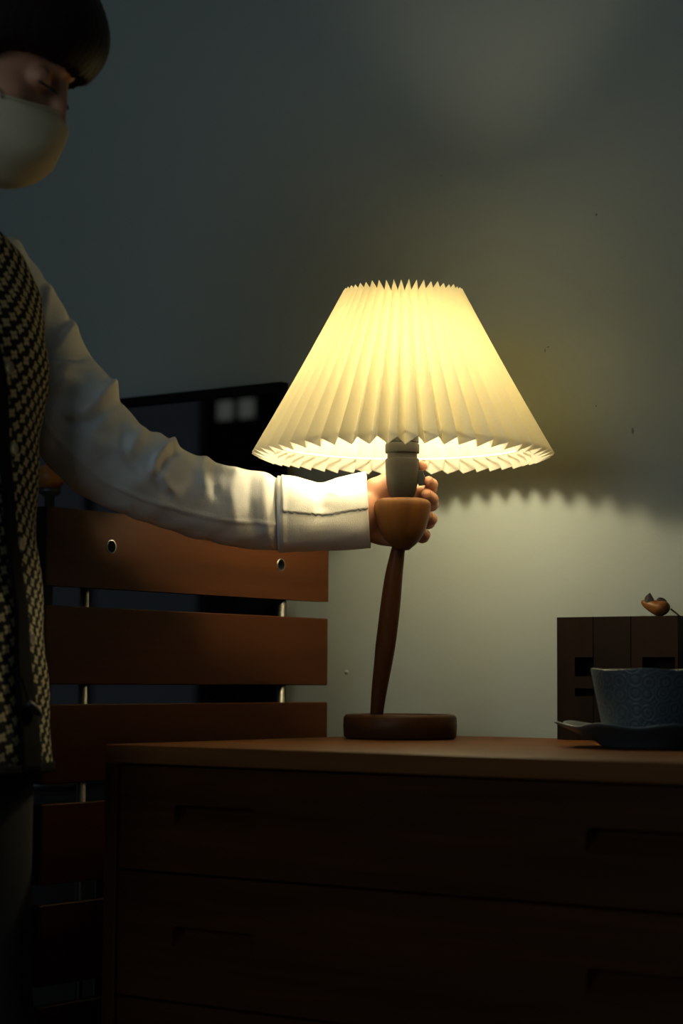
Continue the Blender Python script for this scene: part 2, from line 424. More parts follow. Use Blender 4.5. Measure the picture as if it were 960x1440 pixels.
def drawer_front(z0, z1, gz):
    """front board with two scooped grips: each a wedge pocket, deep under its upper lip"""
    x0, x1, y0, y1 = CX0 + 0.0195, CX1 - 0.0195, CY0 + 0.004, CY0 + 0.024
    grips = [(-1.408, -1.296), (-0.908, -0.796)]
    gh = 0.0235
    bm = bmesh.new()
    xs = [x0] + [g for gp in grips for g in gp] + [x1]
    zs = [z0, gz - gh / 2, gz + gh / 2, z1]
    vd = {}
    def v(x, y, z):
        key = (round(x, 5), round(y, 5), round(z, 5))
        if key not in vd: vd[key] = bm.verts.new((x, y, z))
        return vd[key]
    for i in range(5):
        for j in range(3):
            if j == 1 and i in (1, 3): continue
            bm.faces.new([v(xs[i], y0, zs[j]), v(xs[i + 1], y0, zs[j]), v(xs[i + 1], y0, zs[j + 1]), v(xs[i], y0, zs[j + 1])])
    r = 0.007; dp = 0.016
    for a, b in grips:
        zb, zt = zs[1], zs[2]
        # rounded upper corners of the opening: small fillet fans
        for cx, sx in ((a, 1), (b, -1)):
            arc = [v(cx + sx * (r - r * math.cos(q)), y0, zt - r + r * math.sin(q)) for q in np.linspace(0, PI / 2, 5)]
            for q in range(4):
                bm.faces.new([v(cx, y0, zt), arc[q], arc[q + 1]])
        bm.faces.new([v(a, y0, zt), v(b, y0, zt), v(b - 0.004, y0 + dp, zt - 0.001), v(a + 0.004, y0 + dp, zt - 0.001)])
        bm.faces.new([v(a, y0, zb), v(b, y0, zb), v(b - 0.004, y0 + dp, zt - 0.008), v(a + 0.004, y0 + dp, zt - 0.008)])
        bm.faces.new([v(a + 0.004, y0 + dp, zt - 0.001), v(b - 0.004, y0 + dp, zt - 0.001), v(b - 0.004, y0 + dp, zt - 0.008), v(a + 0.004, y0 + dp, zt - 0.008)])
        bm.faces.new([v(a, y0, zb), v(a, y0, zt), v(a + 0.004, y0 + dp, zt - 0.001), v(a + 0.004, y0 + dp, zt - 0.008)])
        bm.faces.new([v(b, y0, zb), v(b, y0, zt), v(b - 0.004, y0 + dp, zt - 0.001), v(b - 0.004, y0 + dp, zt - 0.008)])
    for q in ((x0, x0), (x1, x1)):
        bm.faces.new([v(q[0], y0, z0), v(q[0], y0, zs[1]), v(q[0], y0, zs[2]), v(q[0], y0, z1), v(q[0], y1, z1), v(q[0], y1, z0)])
    bm.faces.new([v(x, y0, z1) for x in xs] + [v(x1, y1, z1), v(x0, y1, z1)])
    bm.faces.new([v(x, y0, z0) for x in xs] + [v(x1, y1, z0), v(x0, y1, z0)])
    bm.faces.new([v(x0, y1, z0), v(x1, y1, z0), v(x1, y1, z1), v(x0, y1, z1)])
    dr_ = bm_obj('drawer', bm, M['chest_x'], chest)
    b2 = bmesh.new()
    add_box(b2, (x0 + .01, y1 + .0005, z0 + .006), (x1 - .01, CY1 - 0.03, z0 + .014))
    add_box(b2, (x0 + .01, y1 + .0005, z0 + .0141), (x0 + .022, CY1 - 0.03, z1 - .012))
    add_box(b2, (x1 - .022, y1 + .0005, z0 + .0141), (x1 - .01, CY1 - 0.03, z1 - .012))
    bm_obj('drawer_box', b2, M['chest_x'], dr_)
for z0, z1, gz in ((0.5865, 0.6975, 0.646), (0.4515, 0.5835, 0.518), (0.3015, 0.4485, 0.377), (0.1400, 0.2985, 0.222)):
    drawer_front(z0, z1, gz)

# ------------------------------------------------------------------ slatted headboard at the chest's left
HX, HY0, HY1 = -1.580, 1.612, 2.146
head = empty('slatted_headboard', (HX - 0.008, (HY0 + HY1) / 2, 0), 'reddish brown headboard of horizontal boards on steel rods, left of the chest', 'headboard')
def board(z0, z1, holes):
    bm = bmesh.new(); th = 0.016
    if not holes:
        add_box(bm, (HX - th, HY0, z0), (HX, HY1, z1))
        bmesh.ops.recalc_face_normals(bm, faces=bm.faces[:]); bevel(bm, 0.0012, 1)
    else:                                   # board with two round holes bored through it
        n = 24; R_ = 0.0085
        cuts = [HY0, holes[0][0] - 0.03, holes[0][0] + 0.03, holes[1][0] - 0.03, holes[1][0] + 0.03, HY1]
        for k in range(5):
            a, b = cuts[k], cuts[k + 1]
            if k in (0, 2, 4):
                for x in (HX, HX - th):
                    bm.faces.new([bm.verts.new((x, *q)) for q in ((a, z0), (b, z0), (b, z1), (a, z1))])
            else:
                cy, cz = holes[(k - 1) // 2]
                loops = {}
                for x in (HX, HX - th):
                    inner = []; outer = []
                    for j in range(n):
                        q = 2 * PI * (j + 0.5) / n; cq, sq = math.cos(q), math.sin(q)
                        inner.append(bm.verts.new((x, cy + R_ * cq, cz + R_ * sq)))
                        hz = (z1 - cz) if sq > 0 else (cz - z0)
                        s = min(0.03 / max(abs(cq), 1e-6), hz / max(abs(sq), 1e-6))
                        outer.append(bm.verts.new((x, cy + s * cq, cz + s * sq)))
                    corners = [bm.verts.new((x, *q)) for q in ((b, z1), (a, z1), (a, z0), (b, z0))]
                    for j in range(n):
                        k2 = (j + 1) % n
                        o1, o2 = outer[j], outer[k2]
                        vs_ = [inner[j], o1]
                        on_side = lambda vv: abs(abs(vv.co.y - cy) - 0.03) < 1e-6
                        if on_side(o1) != on_side(o2):
                            cc = min(corners, key=lambda c_: (c_.co - (o1.co + o2.co) / 2).length); vs_.append(cc)
                        vs_ += [o2, inner[k2]]
                        bm.faces.new(vs_)
                    loops[x] = inner
                A_, B_ = loops[HX], loops[HX - th]
                for j in range(n):
                    k2 = (j + 1) % n
                    bm.faces.new([A_[j], A_[k2], B_[k2], B_[j]])
        for q in ((HY0, HY0), (HY1, HY1)):
            bm.faces.new([bm.verts.new(v_) for v_ in ((HX, q[0], z0), (HX - th, q[0], z0), (HX - th, q[0], z1), (HX, q[0], z1))])
        for z in (z0, z1):
            bm.faces.new([bm.verts.new(v_) for v_ in ((HX, HY0, z), (HX, HY1, z), (HX - th, HY1, z), (HX - th, HY0, z))])
        bmesh.ops.remove_doubles(bm, verts=bm.verts[:], dist=1e-5)
    o = bm_obj('board', bm, M['slat'], head)
    box('board_end', (HX - th + .0005, HY0 - 0.0012, z0 + .0008), (HX - .0005, HY0 + 0.0002, z1 - .0008), M['slat_end'], o)
    return o
for i in range(9):
    zt = 0.985 - i * 0.1111
    board(zt - 0.089, zt, [(1.7185, 0.9455), (2.042, 0.9405)] if i == 0 else None)
for cy, cz in ((1.7185, 0.9455), (2.042, 0.9405)):
    rg = [[(x, cy + r * math.cos(q), cz + r * math.sin(q)) for q in np.linspace(0, 2 * PI, 24, endpoint=False)] for x, r in ((HX + .0004, .0070), (HX + .0004, .0083), (HX - .0165, .0083), (HX - .0165, .0070), (HX + .0004, .0070))]
    rings_obj('eyelet', rg, M['rod'], head, (False, False))
for y in (1.683, 2.054):
    lathe('rod', [(0.0053, 0.0), (0.0053, 0.93)], (HX - 0.008, y), M['rod'], head, 20)

# ------------------------------------------------------------------ television on the wall behind
tv = empty('television', (-2.18, 2.20, 0.6403), 'large black television with a glossy screen standing behind the headboard', 'television')
TX0, TX1, TZ0, TZ1 = -2.665, -1.705, 0.665, 1.211
bm = bmesh.new()
for a, b in (((TX0, TZ0), (TX1, TZ0 + .018)), ((TX0, TZ1 - .014), (TX1, TZ1)), ((TX0, TZ0 + .018), (TX0 + .012, TZ1 - .014)), ((TX1 - .008, TZ0 + .018), (TX1, TZ1 - .014))):
    add_box(bm, (a[0], 2.200, a[1]), (b[0], 2.216, b[1]))
bm_obj('bezel', bm, M['bezel'], tv)
box('screen', (TX0 + .0121, 2.2055, TZ0 + .0181), (TX1 - .0081, 2.213, TZ1 - .0141), M['screen'], tv)
box('housing', (TX0 + .03, 2.2162, TZ0 + .03), (TX1 - .03, 2.230, TZ1 - .03), M['bezel'], tv, 0.006)
box('stand_neck', (-2.25, 2.216, 0.6555), (-2.11, 2.230, 0.6648), M['black_metal'], tv)
box('stand_plate', (-2.40, 2.13, 0.6403), (-1.96, 2.230, 0.6553), M['black_metal'], tv, 0.003)
con = empty('media_cabinet', (-2.20, 2.07, 0), 'low black cabinet under the television, seen through the lower gaps of the headboard', 'cabinet')
box('body', (-2.85, 1.86, 0.05), (-1.70, 2.220, 0.64), M['black_metal'], con, 0.003)
for xa in (-2.84, -2.27):
    dd_ = box('door', (xa, 1.842, 0.06), (xa + 0.56, 1.8597, 0.63), M['black_metal'], con, 0.002)
    box('handle', (xa + 0.265, 1.828, 0.50), (xa + 0.295, 1.8418, 0.512), M['rod'], dd_)
for xa in (-2.82, -1.77):
    for ya in (1.89, 2.17): box('leg', (xa, ya, 0), (xa + 0.04, ya + 0.04, 0.0498), M['black_metal'], con)

# ------------------------------------------------------------------ stand with a wooden knob behind the headboard
kp = at(70, 675, 2.78)
KZ = 0.6402
st = empty('knobbed_stand', (kp[0], kp[1], KZ), 'slim black stand topped by a brown wooden knob, just right of the patterned vest', 'stand')
lathe('foot', [(0.0, KZ), (0.06, KZ), (0.06, KZ + 0.010), (0.055, KZ + 0.016), (0.0, KZ + 0.018)], kp[:2], M['black_metal'], st, 40)
lathe('pole', [(0.007, KZ + 0.0175), (0.007, kp[2] - 0.024), (0.016, kp[2] - 0.018), (0.016, kp[2] - 0.012)], kp[:2], M['black_metal'], st, 20)
lathe('knob', [(0.0, kp[2] - 0.0125), (0.014, kp[2] - 0.012), (0.020, kp[2] - 0.004), (0.021, kp[2] + 0.006), (0.016, kp[2] + 0.017), (0.008, kp[2] + 0.021), (0.0, kp[2] + 0.022)], kp[:2], M['knob_wood'], st, 32)

# ------------------------------------------------------------------ table lamp
T0 = 2.43                                      # distance of the lamp's head
axis = at(566, 660, T0); AX = axis[:2]
S = T0 / F
def zl(y): return at(566, y, T0)[2]
BC = (-1.395, 2.046)
lamp = empty('table_lamp', (BC[0], BC[1], CT), 'lit table lamp with a cream pleated shade on a bent brown wooden stem', 'lamp')
zb = CT + 0.0003
lathe('base', [(0.0, zb), (0.066, zb), (0.0695, zb + .003), (0.0705, zb + .016), (0.0698, zb + .026), (0.0672, zb + .0295), (0.0625, zb + .0302),
               (0.0595, zb + .0290), (0.0570, zb + .0235), (0.052, zb + .0225), (0.0, zb + .0220)], BC, M['lamp_base'], lamp, 72)
stem = [(562, 766, 8.6), (559.3, 775, 9.9), (553.5, 810, 12.5), (549.2, 847, 13.9), (544.8, 885, 14.2), (541.5, 910, 14.0), (538.2, 935, 12.8), (532.9, 972, 10.9), (529.5, 1003, 9.3), (529, 1009, 9.2)]
bp_ = at(529, 1006, 2.45)
pts = []; rad = []
for i, (px, py, hw) in enumerate(stem):
    t = T0 + 0.012 * (py - 766) / 240
    pts.append(at(px, py, t)); rad.append(hw * t / F)
pts[-1][2] = zb + 0.0222
M['stem_wood_shaded'] = wood('stem_wood_shaded', (0.055, 0.019, 0.006), (0.090, 0.033, 0.010), 2, 0.40)  # lamp wood darkened: shade under the cup put into the colour
tube('stem', pts, rad, M['stem_wood_shaded'], lamp, 28, 6)
cup_prof = [(0.0, 775), (10, 774), (13, 771), (18, 767), (25, 759.5), (30, 751), (34, 741), (37, 730), (39.2, 720), (39.9, 713), (39.2, 708), (36.5, 704.2), (32, 702.3), (20, 702), (0.0, 702)]
lathe('lamp_cup', [(r * S, zl(y)) for r, y in cup_prof], AX, M['lamp_wood'], lamp, 64)
soc = [(0.0, 701.8), (15.2, 701.5), (17.5, 697), (20, 690), (22, 680), (23.1, 668), (23.6, 655), (23.9, 647), (23.6, 645.5), (21.2, 644.8), (21.0, 639), (21.5, 637.5), (23.8, 637), (24.2, 635), (24.2, 626), (23.6, 624.2), (22.2, 623.8), (22.2, 622.4), (23.3, 622), (23.3, 606), (22, 604), (16, 603), (0.0, 603)]
sk = lathe('socket', [(r * S, zl(y)) for r, y in soc], at(565.3, 660, T0)[:2], M['socket'], lamp, 56, False)
for pl in sk.data.polygons: pl.use_smooth = True
sk.data.set_sharp_from_angle(angle=math.radians(35)) if hasattr(sk.data, 'set_sharp_from_angle') else None
# switch key: a small wedge paddle at the socket's right
bm = bmesh.new()
kpts = [(587, 661), (594.5, 661.5), (600.5, 682), (588, 683.5)]
f_ = [bm.verts.new(at(x, y, T0 - 0.004)) for x, y in kpts]; b_ = [bm.verts.new(at(x, y, T0 + 0.004)) for x, y in kpts]
bm.faces.new(f_); bm.faces.new(b_[::-1])
for i in range(4): bm.faces.new([f_[i], f_[(i + 1) % 4], b_[(i + 1) % 4], b_[i]])
bmesh.ops.recalc_face_normals(bm, faces=bm.faces[:]); bevel(bm, 0.0008, 1)
bm_obj('switch_key', bm, M['switch'], sk)
zbulb = zl(549)
prof = [(0.0118, zl(603) + 0.0002), (0.0120, zl(585)), (0.0110, zl(570))]
for q in np.linspace(-1.05, PI / 2, 12):
    prof.append((max(0.0, 0.0180 * math.cos(q)), zbulb + 0.0180 * math.sin(q)))
prof[-1] = (0.0, prof[-1][1])
lathe('bulb_neck', prof[:3] + [(prof[3][0], prof[3][1])], AX, M['brass'], lamp, 28)
lathe('bulb', [(0.0, prof[3][1] + .0002), (prof[3][0], prof[3][1] + .0003)] + prof[4:], AX, M['bulb'], lamp, 24)
# pleated shade
NP = 50
levels = 14
Zrt, Zvt, Zrb, Zvb = zl(405), zl(418.5), zl(639), zl(647)
Rrt, Rvt, Rrb, Rvb = 84.5 * S, 73.5 * S, 212.5 * S, 193 * S
jit = rng.normal(0, 0.10, NP) ; jz = rng.normal(0, 0.0006, NP)
rows = []
SUBP = 3                                       # small paper curvature on each pleat face
for i in range(levels):
    s = i / (levels - 1)
    row = []
    for kx in range(NP):
        a_r = 2 * PI * (kx + 0.10 * jit[kx]) / NP; a_v = 2 * PI * (kx + 0.44 + 0.5 * jit[kx] * (1 - s)) / NP
        kn = (kx + 1) % NP
        a_n = 2 * PI * (kx + 1 + 0.10 * jit[kn]) / NP
        def P(a, ridge, kk):
            if ridge: R_ = Rrb + (Rrt - Rrb) * s; z = Zrb + (Zrt - Zrb) * s + jz[kk]
            else: R_ = Rvb + (Rvt - Rvb) * s; z = Zvb + (Zvt - Zvb) * s + jz[kk]
            # the pleats bunch together at the thread line near the top
            if not ridge: R_ -= 0.002 * math.exp(-((s - 0.93) / 0.04) ** 2)
            R_ -= 0.0030 * math.sin(PI * s) * 0.5
            return np.array([AX[0] + R_ * math.cos(a), AX[1] + R_ * math.sin(a), z])
        r0, v0, r1 = P(a_r, True, kx), P(a_v, False, kx), P(a_n, True, kn)
        for q in range(SUBP):
            row.append(r0 + (v0 - r0) * q / SUBP)
        for q in range(SUBP):
            row.append(v0 + (r1 - v0) * q / SUBP)
    rows.append(row)
rows = np.array(rows)
sh = mesh_obj('lamp_shade', rows.reshape(-1, 3), grid_faces(levels, rows.shape[1], True), M['shade'], lamp, False)
# wire ring near the shade's lower edge, and the carrier at the top
def ring(name, R_, z, r, mat, parent):
    n, m = 96, 8
    rg = []
    for i in range(n + 1):
        a = 2 * PI * i / n
        rg.append([(AX[0] + (R_ + r * math.cos(b)) * math.cos(a), AX[1] + (R_ + r * math.cos(b)) * math.sin(a), z + r * math.sin(b)) for b in np.linspace(0, 2 * PI, m, endpoint=False)])
    return rings_obj(name, rg, mat, parent, (False, False))
ring('wire_ring', Rvb * 0.93 - 0.002, zl(626), 0.0013, M['wire'], sh)
ring('wire_ring', Rvt - 0.0045, zl(420), 0.0013, M['wire'], sh)
for k in range(3):
    a = 0.5 + 2 * PI * k / 3
    e = np.array([AX[0] + (Rvt - 0.005) * math.cos(a), AX[1] + (Rvt - 0.005) * math.sin(a), zl(420)])
    m_ = np.array([AX[0] + 0.036 * math.cos(a), AX[1] + 0.036 * math.sin(a), zl(520)])
    b0 = np.array([AX[0] + 0.0195 * math.cos(a), AX[1] + 0.0195 * math.sin(a), zl(608)])
    tube('shade_carrier', [b0, m_, e], 0.0011, M['wire'], sh, 8, 8)

# ------------------------------------------------------------------ cup and saucer
SC = at(911, 1043, 2.185); SC = np.array([SC[0], SC[1], CT])
s2 = 2.185 / F
rim_mod = lambda a, r, z: (r * (1 + 0.045 * max(0, (r - 0.06) / 0.04) * math.cos(8 * a + 0.4)), z + 0.0022 * max(0, (r - 0.06) / 0.04) * math.cos(8 * a + 0.4))
sau = lathe('saucer', [(0.0, CT + .0003), (0.048, CT + .0003), (0.051, CT + .002), (0.058, CT + .0065), (0.075, CT + .0145), (0.092, CT + .0215), (0.0990, CT + .0248), (0.0996, CT + .0258),
                       (0.0975, CT + .0262), (0.089, CT + .0230), (0.070, CT + .0150), (0.055, CT + .0100), (0.0, CT + .0095)], SC[:2], M['saucer'], None, 96, True, rim_mod)
sau['label'] = 'blue-grey saucer with a wavy scalloped rim under the cup, at the right edge'; sau['category'] = 'saucer'
CZ = CT + 0.0102
zt = at(911, 941, 2.185)[2]
hgt = zt - CZ
wav = lambda a, r, z: (r, z + (0.0009 * math.sin(5 * a + 1.0) if z > zt - 0.004 else 0))
profc = [(0.0, CZ), (0.036, CZ), (0.038, CZ + .003), (0.0475, CZ + .006), (0.0500, CZ + .012)] + [(0.0500 + (0.0622 - 0.0500) * q, CZ + .012 + (hgt - .0135) * q) for q in np.linspace(0.08, 1, 12)] + [(0.0622, zt - .0006), (0.0614, zt), (0.0603, zt - .0007)] + [(0.0595 - .013 * (1 - q), CZ + .012 + (hgt - .014) * q) for q in (0.9, 0.6, 0.3, 0.08)] + [(0.040, CZ + .009), (0.0, CZ + .008)]
cup = lathe('teacup', profc, SC[:2], M['cup'], None, 96, True, wav)
ul = cup.data.uv_layers.new(name='UVMap')
co = np.array([v.co for v in cup.data.vertices])
ang = np.arctan2(co[:, 1] - SC[1], co[:, 0] - SC[0])
for pl in cup.data.polygons:
    aa = ang[list(pl.vertices)]
    if aa.max() - aa.min() > PI: aa = np.where(aa < 0, aa + 2 * PI, aa)
    for li, a in zip(pl.loop_indices, aa):
        ul.data[li].uv = (a * 0.057, co[cup.data.loops[li].vertex_index][2])
cup['label'] = 'large blue-grey ceramic cup with a raised circle pattern, cut off at the right'; cup['category'] = 'cup'

# ------------------------------------------------------------------ wooden block and mouse
bl = at(783, 1040, 2.475); br = at(953, 1041, 2.475)
BYF = 2.165
def xat(px, y=BYF):
    d_ = FW + RR * (px - 480) / F - UU * (950 - 720) / F
    return (CO + d_ * (y / d_[1]))[0]
def zat(px, py, y=BYF):
    d_ = FW + RR * (px - 480) / F - UU * (py - 720) / F
    return (CO + d_ * (y / d_[1]))[2]
xb = [xat(783), xat(834), xat(887), xat(953)]
BZ = zat(860, 867); BD = 0.050
blk = empty('wooden_block', ((xb[0] + xb[3]) / 2, BYF + BD / 2, CT), 'dark brown upright wooden box of three vertical planks, behind the cup', 'box')
def plank(x0, x1, notches, mat):
    """plank with square slots cut back into its front face"""
    bm = bmesh.new()
    zs = sorted({CT + .0003, BZ, *[q for n_ in notches for q in n_[2:]]}); xs = sorted({x0, x1, *[q for n_ in notches for q in n_[:2]]})
    vd = {}
    def v(x, y, z):
        key = (round(x, 5), round(y, 5), round(z, 5))
        if key not in vd: vd[key] = bm.verts.new((x, y, z))
        return vd[key]
    dep = {}
    for i in range(len(xs) - 1):
        for j in range(len(zs) - 1):
            mx_, mz_ = (xs[i] + xs[i + 1]) / 2, (zs[j] + zs[j + 1]) / 2
            dep[i, j] = BYF + (0.03 if any(n_[0] < mx_ < n_[1] and n_[2] < mz_ < n_[3] for n_ in notches) else 0.0)
            y = dep[i, j]
            bm.faces.new([v(xs[i], y, zs[j]), v(xs[i + 1], y, zs[j]), v(xs[i + 1], y, zs[j + 1]), v(xs[i], y, zs[j + 1])])
    for (i, j), y in dep.items():
        for di, dj in ((1, 0), (0, 1)):
            y2 = dep.get((i + di, j + dj))
            if y2 is not None and abs(y2 - y) > 1e-6:
                if di: q = [(xs[i + 1], zs[j]), (xs[i + 1], zs[j + 1])]
                else: q = [(xs[i], zs[j + 1]), (xs[i + 1], zs[j + 1])]
                bm.faces.new([v(q[0][0], y, q[0][1]), v(q[1][0], y, q[1][1]), v(q[1][0], y2, q[1][1]), v(q[0][0], y2, q[0][1])])
    yb = BYF + BD
    for j in range(len(zs) - 1):
        for i, x in ((0, xs[0]), (len(xs) - 2, xs[-1])):
            bm.faces.new([v(x, dep[i, j], zs[j]), v(x, dep[i, j], zs[j + 1]), v(x, yb, zs[j + 1]), v(x, yb, zs[j])])
    for i in range(len(xs) - 1):
        for j, z in ((0, zs[0]), (len(zs) - 2, zs[-1])):
            bm.faces.new([v(xs[i], dep[i, j], z), v(xs[i + 1], dep[i, j], z), v(xs[i + 1], yb, z), v(xs[i], yb, z)])
    bm.faces.new([v(xs[0], yb, zs[0]), v(xs[-1], yb, zs[0]), v(xs[-1], yb, zs[-1]), v(xs[0], yb, zs[-1])])
    return bm_obj('plank', bm, mat, blk)
g = 0.0005
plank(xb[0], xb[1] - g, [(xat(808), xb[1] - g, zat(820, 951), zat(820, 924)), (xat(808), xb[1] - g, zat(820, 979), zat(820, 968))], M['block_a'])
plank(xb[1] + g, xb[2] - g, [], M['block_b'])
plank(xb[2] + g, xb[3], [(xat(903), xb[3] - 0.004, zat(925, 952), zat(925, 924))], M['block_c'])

# ---- little wooden mouse standing on the block
mt = zat(922, 865, BYF + 0.02)
mouse_z = BZ + 0.0002
mp0 = np.array([xat(921, BYF + 0.022), BYF + 0.022, mouse_z])
mouse = empty('mouse_figurine', mp0, 'tiny brown wooden mouse with dark leather ears on top of the box', 'figurine')
ms = 2.45 / F
rings = []
# pointed nose (left, raised) -> rounded rump (right)
for s in np.linspace(0, 1, 24):
    r = float(np.interp(s, [0, .04, .12, .3, .5, .65, .78, .88, .95, 1.0], [0.5, 3.2, 5.2, 7.8, 9.9, 10.7, 10.3, 8.4, 5.6, 0.5]))
    x = -21 + 44 * s
    zc_ = 20.0 - 10.5 * min(1, s / 0.62) ** 0.85
    rings.append([mp0 + np.array([x * ms, 0, zc_ * ms]) + r * ms * np.array([0.22 * math.sin(b), math.cos(b), math.sin(b)]) for b in np.linspace(0, 2 * PI, 24, endpoint=False)])
zmin = min(q[2] for rg in rings for q in rg)
rings = [[q + np.array([0, 0, mouse_z - zmin]) for q in rg] for rg in rings]
rings_obj('body', rings, M['mouse'], mouse)
def ear(cx, cz, w, h, tilt, yo, pointed):
    bm = bmesh.new(); n = 20
    out = []
    for j in range(n):
        a = 2 * PI * j / n
        x, z = w * math.cos(a), h * math.sin(a)
        if pointed and z > 0: x *= (1 - (z / h) ** 1.3 * 0.85)
        xr, zr = x * math.cos(tilt) - z * math.sin(tilt), x * math.sin(tilt) + z * math.cos(tilt)
        out.append((xr, zr, 2.0 * (1 - (x / w) ** 2 if abs(x) < w else 0)))
    f1 = [bm.verts.new(mp0 + np.array([(cx + a) * ms, yo * ms - c_ * ms, (cz + b) * ms])) for a, b, c_ in out]
    f2 = [bm.verts.new(mp0 + np.array([(cx + a) * ms, yo * ms - c_ * ms + 0.0012, (cz + b) * ms])) for a, b, c_ in out]
    bm.faces.new(f1); bm.faces.new(f2[::-1])
    for j in range(n): bm.faces.new([f1[j], f1[(j + 1) % n], f2[(j + 1) % n], f2[j]])
    bm_obj('ear', bm, M['leather'], mouse)
ear(-6, 24.5, 7.0, 8.5, -0.25, -5, True)
ear(9, 20.5, 8.0, 5.6, -0.25, 3, False)
mt_ = float((mp0 - CO) @ FW)
tail = [at(px, py, mt_) for px, py in ((942.5, 856.5), (948, 860.5), (955, 866.5), (963, 875), (976, 892))]
tube('tail', tail, 0.0011, M['cord'], mouse, 8, 6)

# ------------------------------------------------------------------ the person
PHI = math.radians(34)                                  # how far the chest turns towards the viewer
PT = 2.05
FD = Rd * math.cos(PHI) - Vd * math.sin(PHI)            # where the chest faces
LD = Rd * math.sin(PHI) + Vd * math.cos(PHI)            # the person's left
person = empty('person', (0, 0, 0), 'person in pale mask, white sleeves and black vest with cream flowers, holding the lamp', 'person')
vest_px = [(0, 322), (24, 343), (33, 360), (49, 395), (58, 438), (63, 500), (63, 533), (60, 567), (53, 620), (50, 697), (51, 749), (55, 794), (62, 864), (64, 920), (69, 975), (75, 1051), (76, 1088)]
def vz(y): return CAM_Z + (957 - y) / F * PT
vzs = np.array([vz(y) for x, y in vest_px])[::-1]; vlat = np.array([(x - 480) / F * PT for x, y in vest_px])[::-1]
az = np.array([0.69, 0.78, 0.86, 0.98, 1.08, 1.14, 1.175, 1.203, 1.225, 1.245, 1.262, 1.29])
aa_ = np.array([.190, .182, .165, .150, .160, .165, .164, .158, .142, .110, .078, .060])
bb_ = np.array([.130, .126, .116, .108, .122, .124, .115, .102, .090, .076, .066, .058])
def ring_at(z):
    a = np.interp(z, az, aa_); b = np.interp(z, az, bb_)
    q = np.linspace(-0.3, 1.9, 90); ca, sa = np.cos(q), np.sin(q)
    ff_, ll_ = b * np.sign(ca) * np.abs(ca) ** 0.88, a * np.sign(sa) * np.abs(sa) ** 0.88
    lat_ = ff_ * math.cos(PHI) + ll_ * math.sin(PHI); dep_ = PT - ff_ * math.sin(PHI) + ll_ * math.cos(PHI)
    l = np.interp(z, vzs, vlat)
    if z > vzs[-1]: l = vlat[-1] - (z - vzs[-1]) * 1.3
    sl = l / PT; cl = -0.45
    for _ in range(4): cl += (sl - ((cl + lat_) / dep_).max()) * PT
    c = Rd * cl + Vd * PT
    return a, b, np.array([c[0], c[1], z])
def vest_pt(z, ang, off=0.0):
    """ang 0 = front centre, + towards the person's left"""
    a, b, c = ring_at(z)
    ca, sa = math.cos(ang), math.sin(ang)
    ex = 0.88
    n_ = FD * ca / b + LD * sa / a; n_ = n_ / np.linalg.norm(n_)
    return c + FD * b * np.sign(ca) * abs(ca) ** ex * 1.0 + LD * a * np.sign(sa) * abs(sa) ** ex + n_ * off
NZ, NA = 130, 160
zz = np.linspace(vz(1088), 1.285, NZ)
V = []; UVv = []
for i, z in enumerate(zz):
    for j in range(NA):
        ang = -PI + 2 * PI * j / NA
        rip = 0.0022 * math.sin(ang * 7 + 1.3) * max(0, min(1, (0.95 - z) / 0.2)) + 0.0014 * math.sin(ang * 5 + z * 60) 
        V.append(vest_pt(z, ang, rip))
V = np.array(V)
Fv = grid_faces(NZ, NA, True)
uvs = []
arc = np.linspace(-PI, PI, NA + 1) * 0.145
sl_ = np.concatenate([[0], np.cumsum(np.linalg.norm(np.diff(V.reshape(NZ, NA, 3)[:, int(NA * .56)], axis=0), axis=1))])
for i in range(NZ - 1):
    for j in range(NA):
        uvs += [(arc[j], sl_[i]), (arc[j + 1], sl_[i]), (arc[j + 1], sl_[i + 1]), (arc[j], sl_[i + 1])]
vest = mesh_obj('vest', V, Fv, M['vest'], person, True, uvs)
md = vest.modifiers.new('thick', 'SOLIDIFY'); md.thickness = 0.003; md.offset = -1
# black front band and hem
def band(name, zs_, a0, a1, off, mat, par, th=0.004, na=10):
    out = []
    for z in zs_:
        out.append([vest_pt(z, a, off) for a in np.linspace(a0(z), a1(z), na)])
    out = np.array(out)
    o = mesh_obj(name, out.reshape(-1, 3), grid_faces(len(zs_), na, False), mat, par, True)
    m_ = o.modifiers.new('thick', 'SOLIDIFY'); m_.thickness = th; m_.offset = 0
    return o
cen = lambda z: np.interp(z, [0.69, 0.86, 0.98, 1.09, 1.20], [0.33, 0.30, 0.20, 0.04, -0.14])
hw_ = lambda z: np.interp(z, [0.69, 0.76, 0.84, 0.98, 1.2], [0.115, 0.095, 0.065, 0.05, 0.05])
band('placket', np.linspace(vz(1088), 1.20, 60), lambda z: cen(z) - 0.05, lambda z: cen(z) - 0.05 + 2 * hw_(z) , 0.004, M['placket'], vest)
NB = 120
hemz = np.linspace(vz(1089), vz(1076), 4)
out = np.array([[vest_pt(z, -PI + 2 * PI * j / NB, 0.0035) for j in range(NB)] for z in hemz])
hm = mesh_obj('hem_band', out.reshape(-1, 3), grid_faces(4, NB, True), M['placket'], vest, True)
m_ = hm.modifiers.new('thick', 'SOLIDIFY'); m_.thickness = 0.004; m_.offset = 0
for py in (529, 638, 770, 902):
    z = vz(py); a = cen(z) - 0.05 + 2 * hw_(z) + 0.035
    c0 = vest_pt(z, a, 0.0045); nn = vest_pt(z, a, 0.02) - vest_pt(z, a, 0.0); nn /= np.linalg.norm(nn)
    u_ = np.cross(nn, Zd); u_ /= np.linalg.norm(u_); w_ = np.cross(u_, nn)
    rg = [[c0 + nn * h + r * (math.cos(q) * u_ + math.sin(q) * w_) for q in np.linspace(0, 2 * PI, 18, endpoint=False)] for r, h in ((0.0075, -0.003), (0.0075, 0.001), (0.006, 0.0022), (0.004, 0.0014), (0.001, 0.0013))]
    rings_obj('button', rg, M['button'], vest)
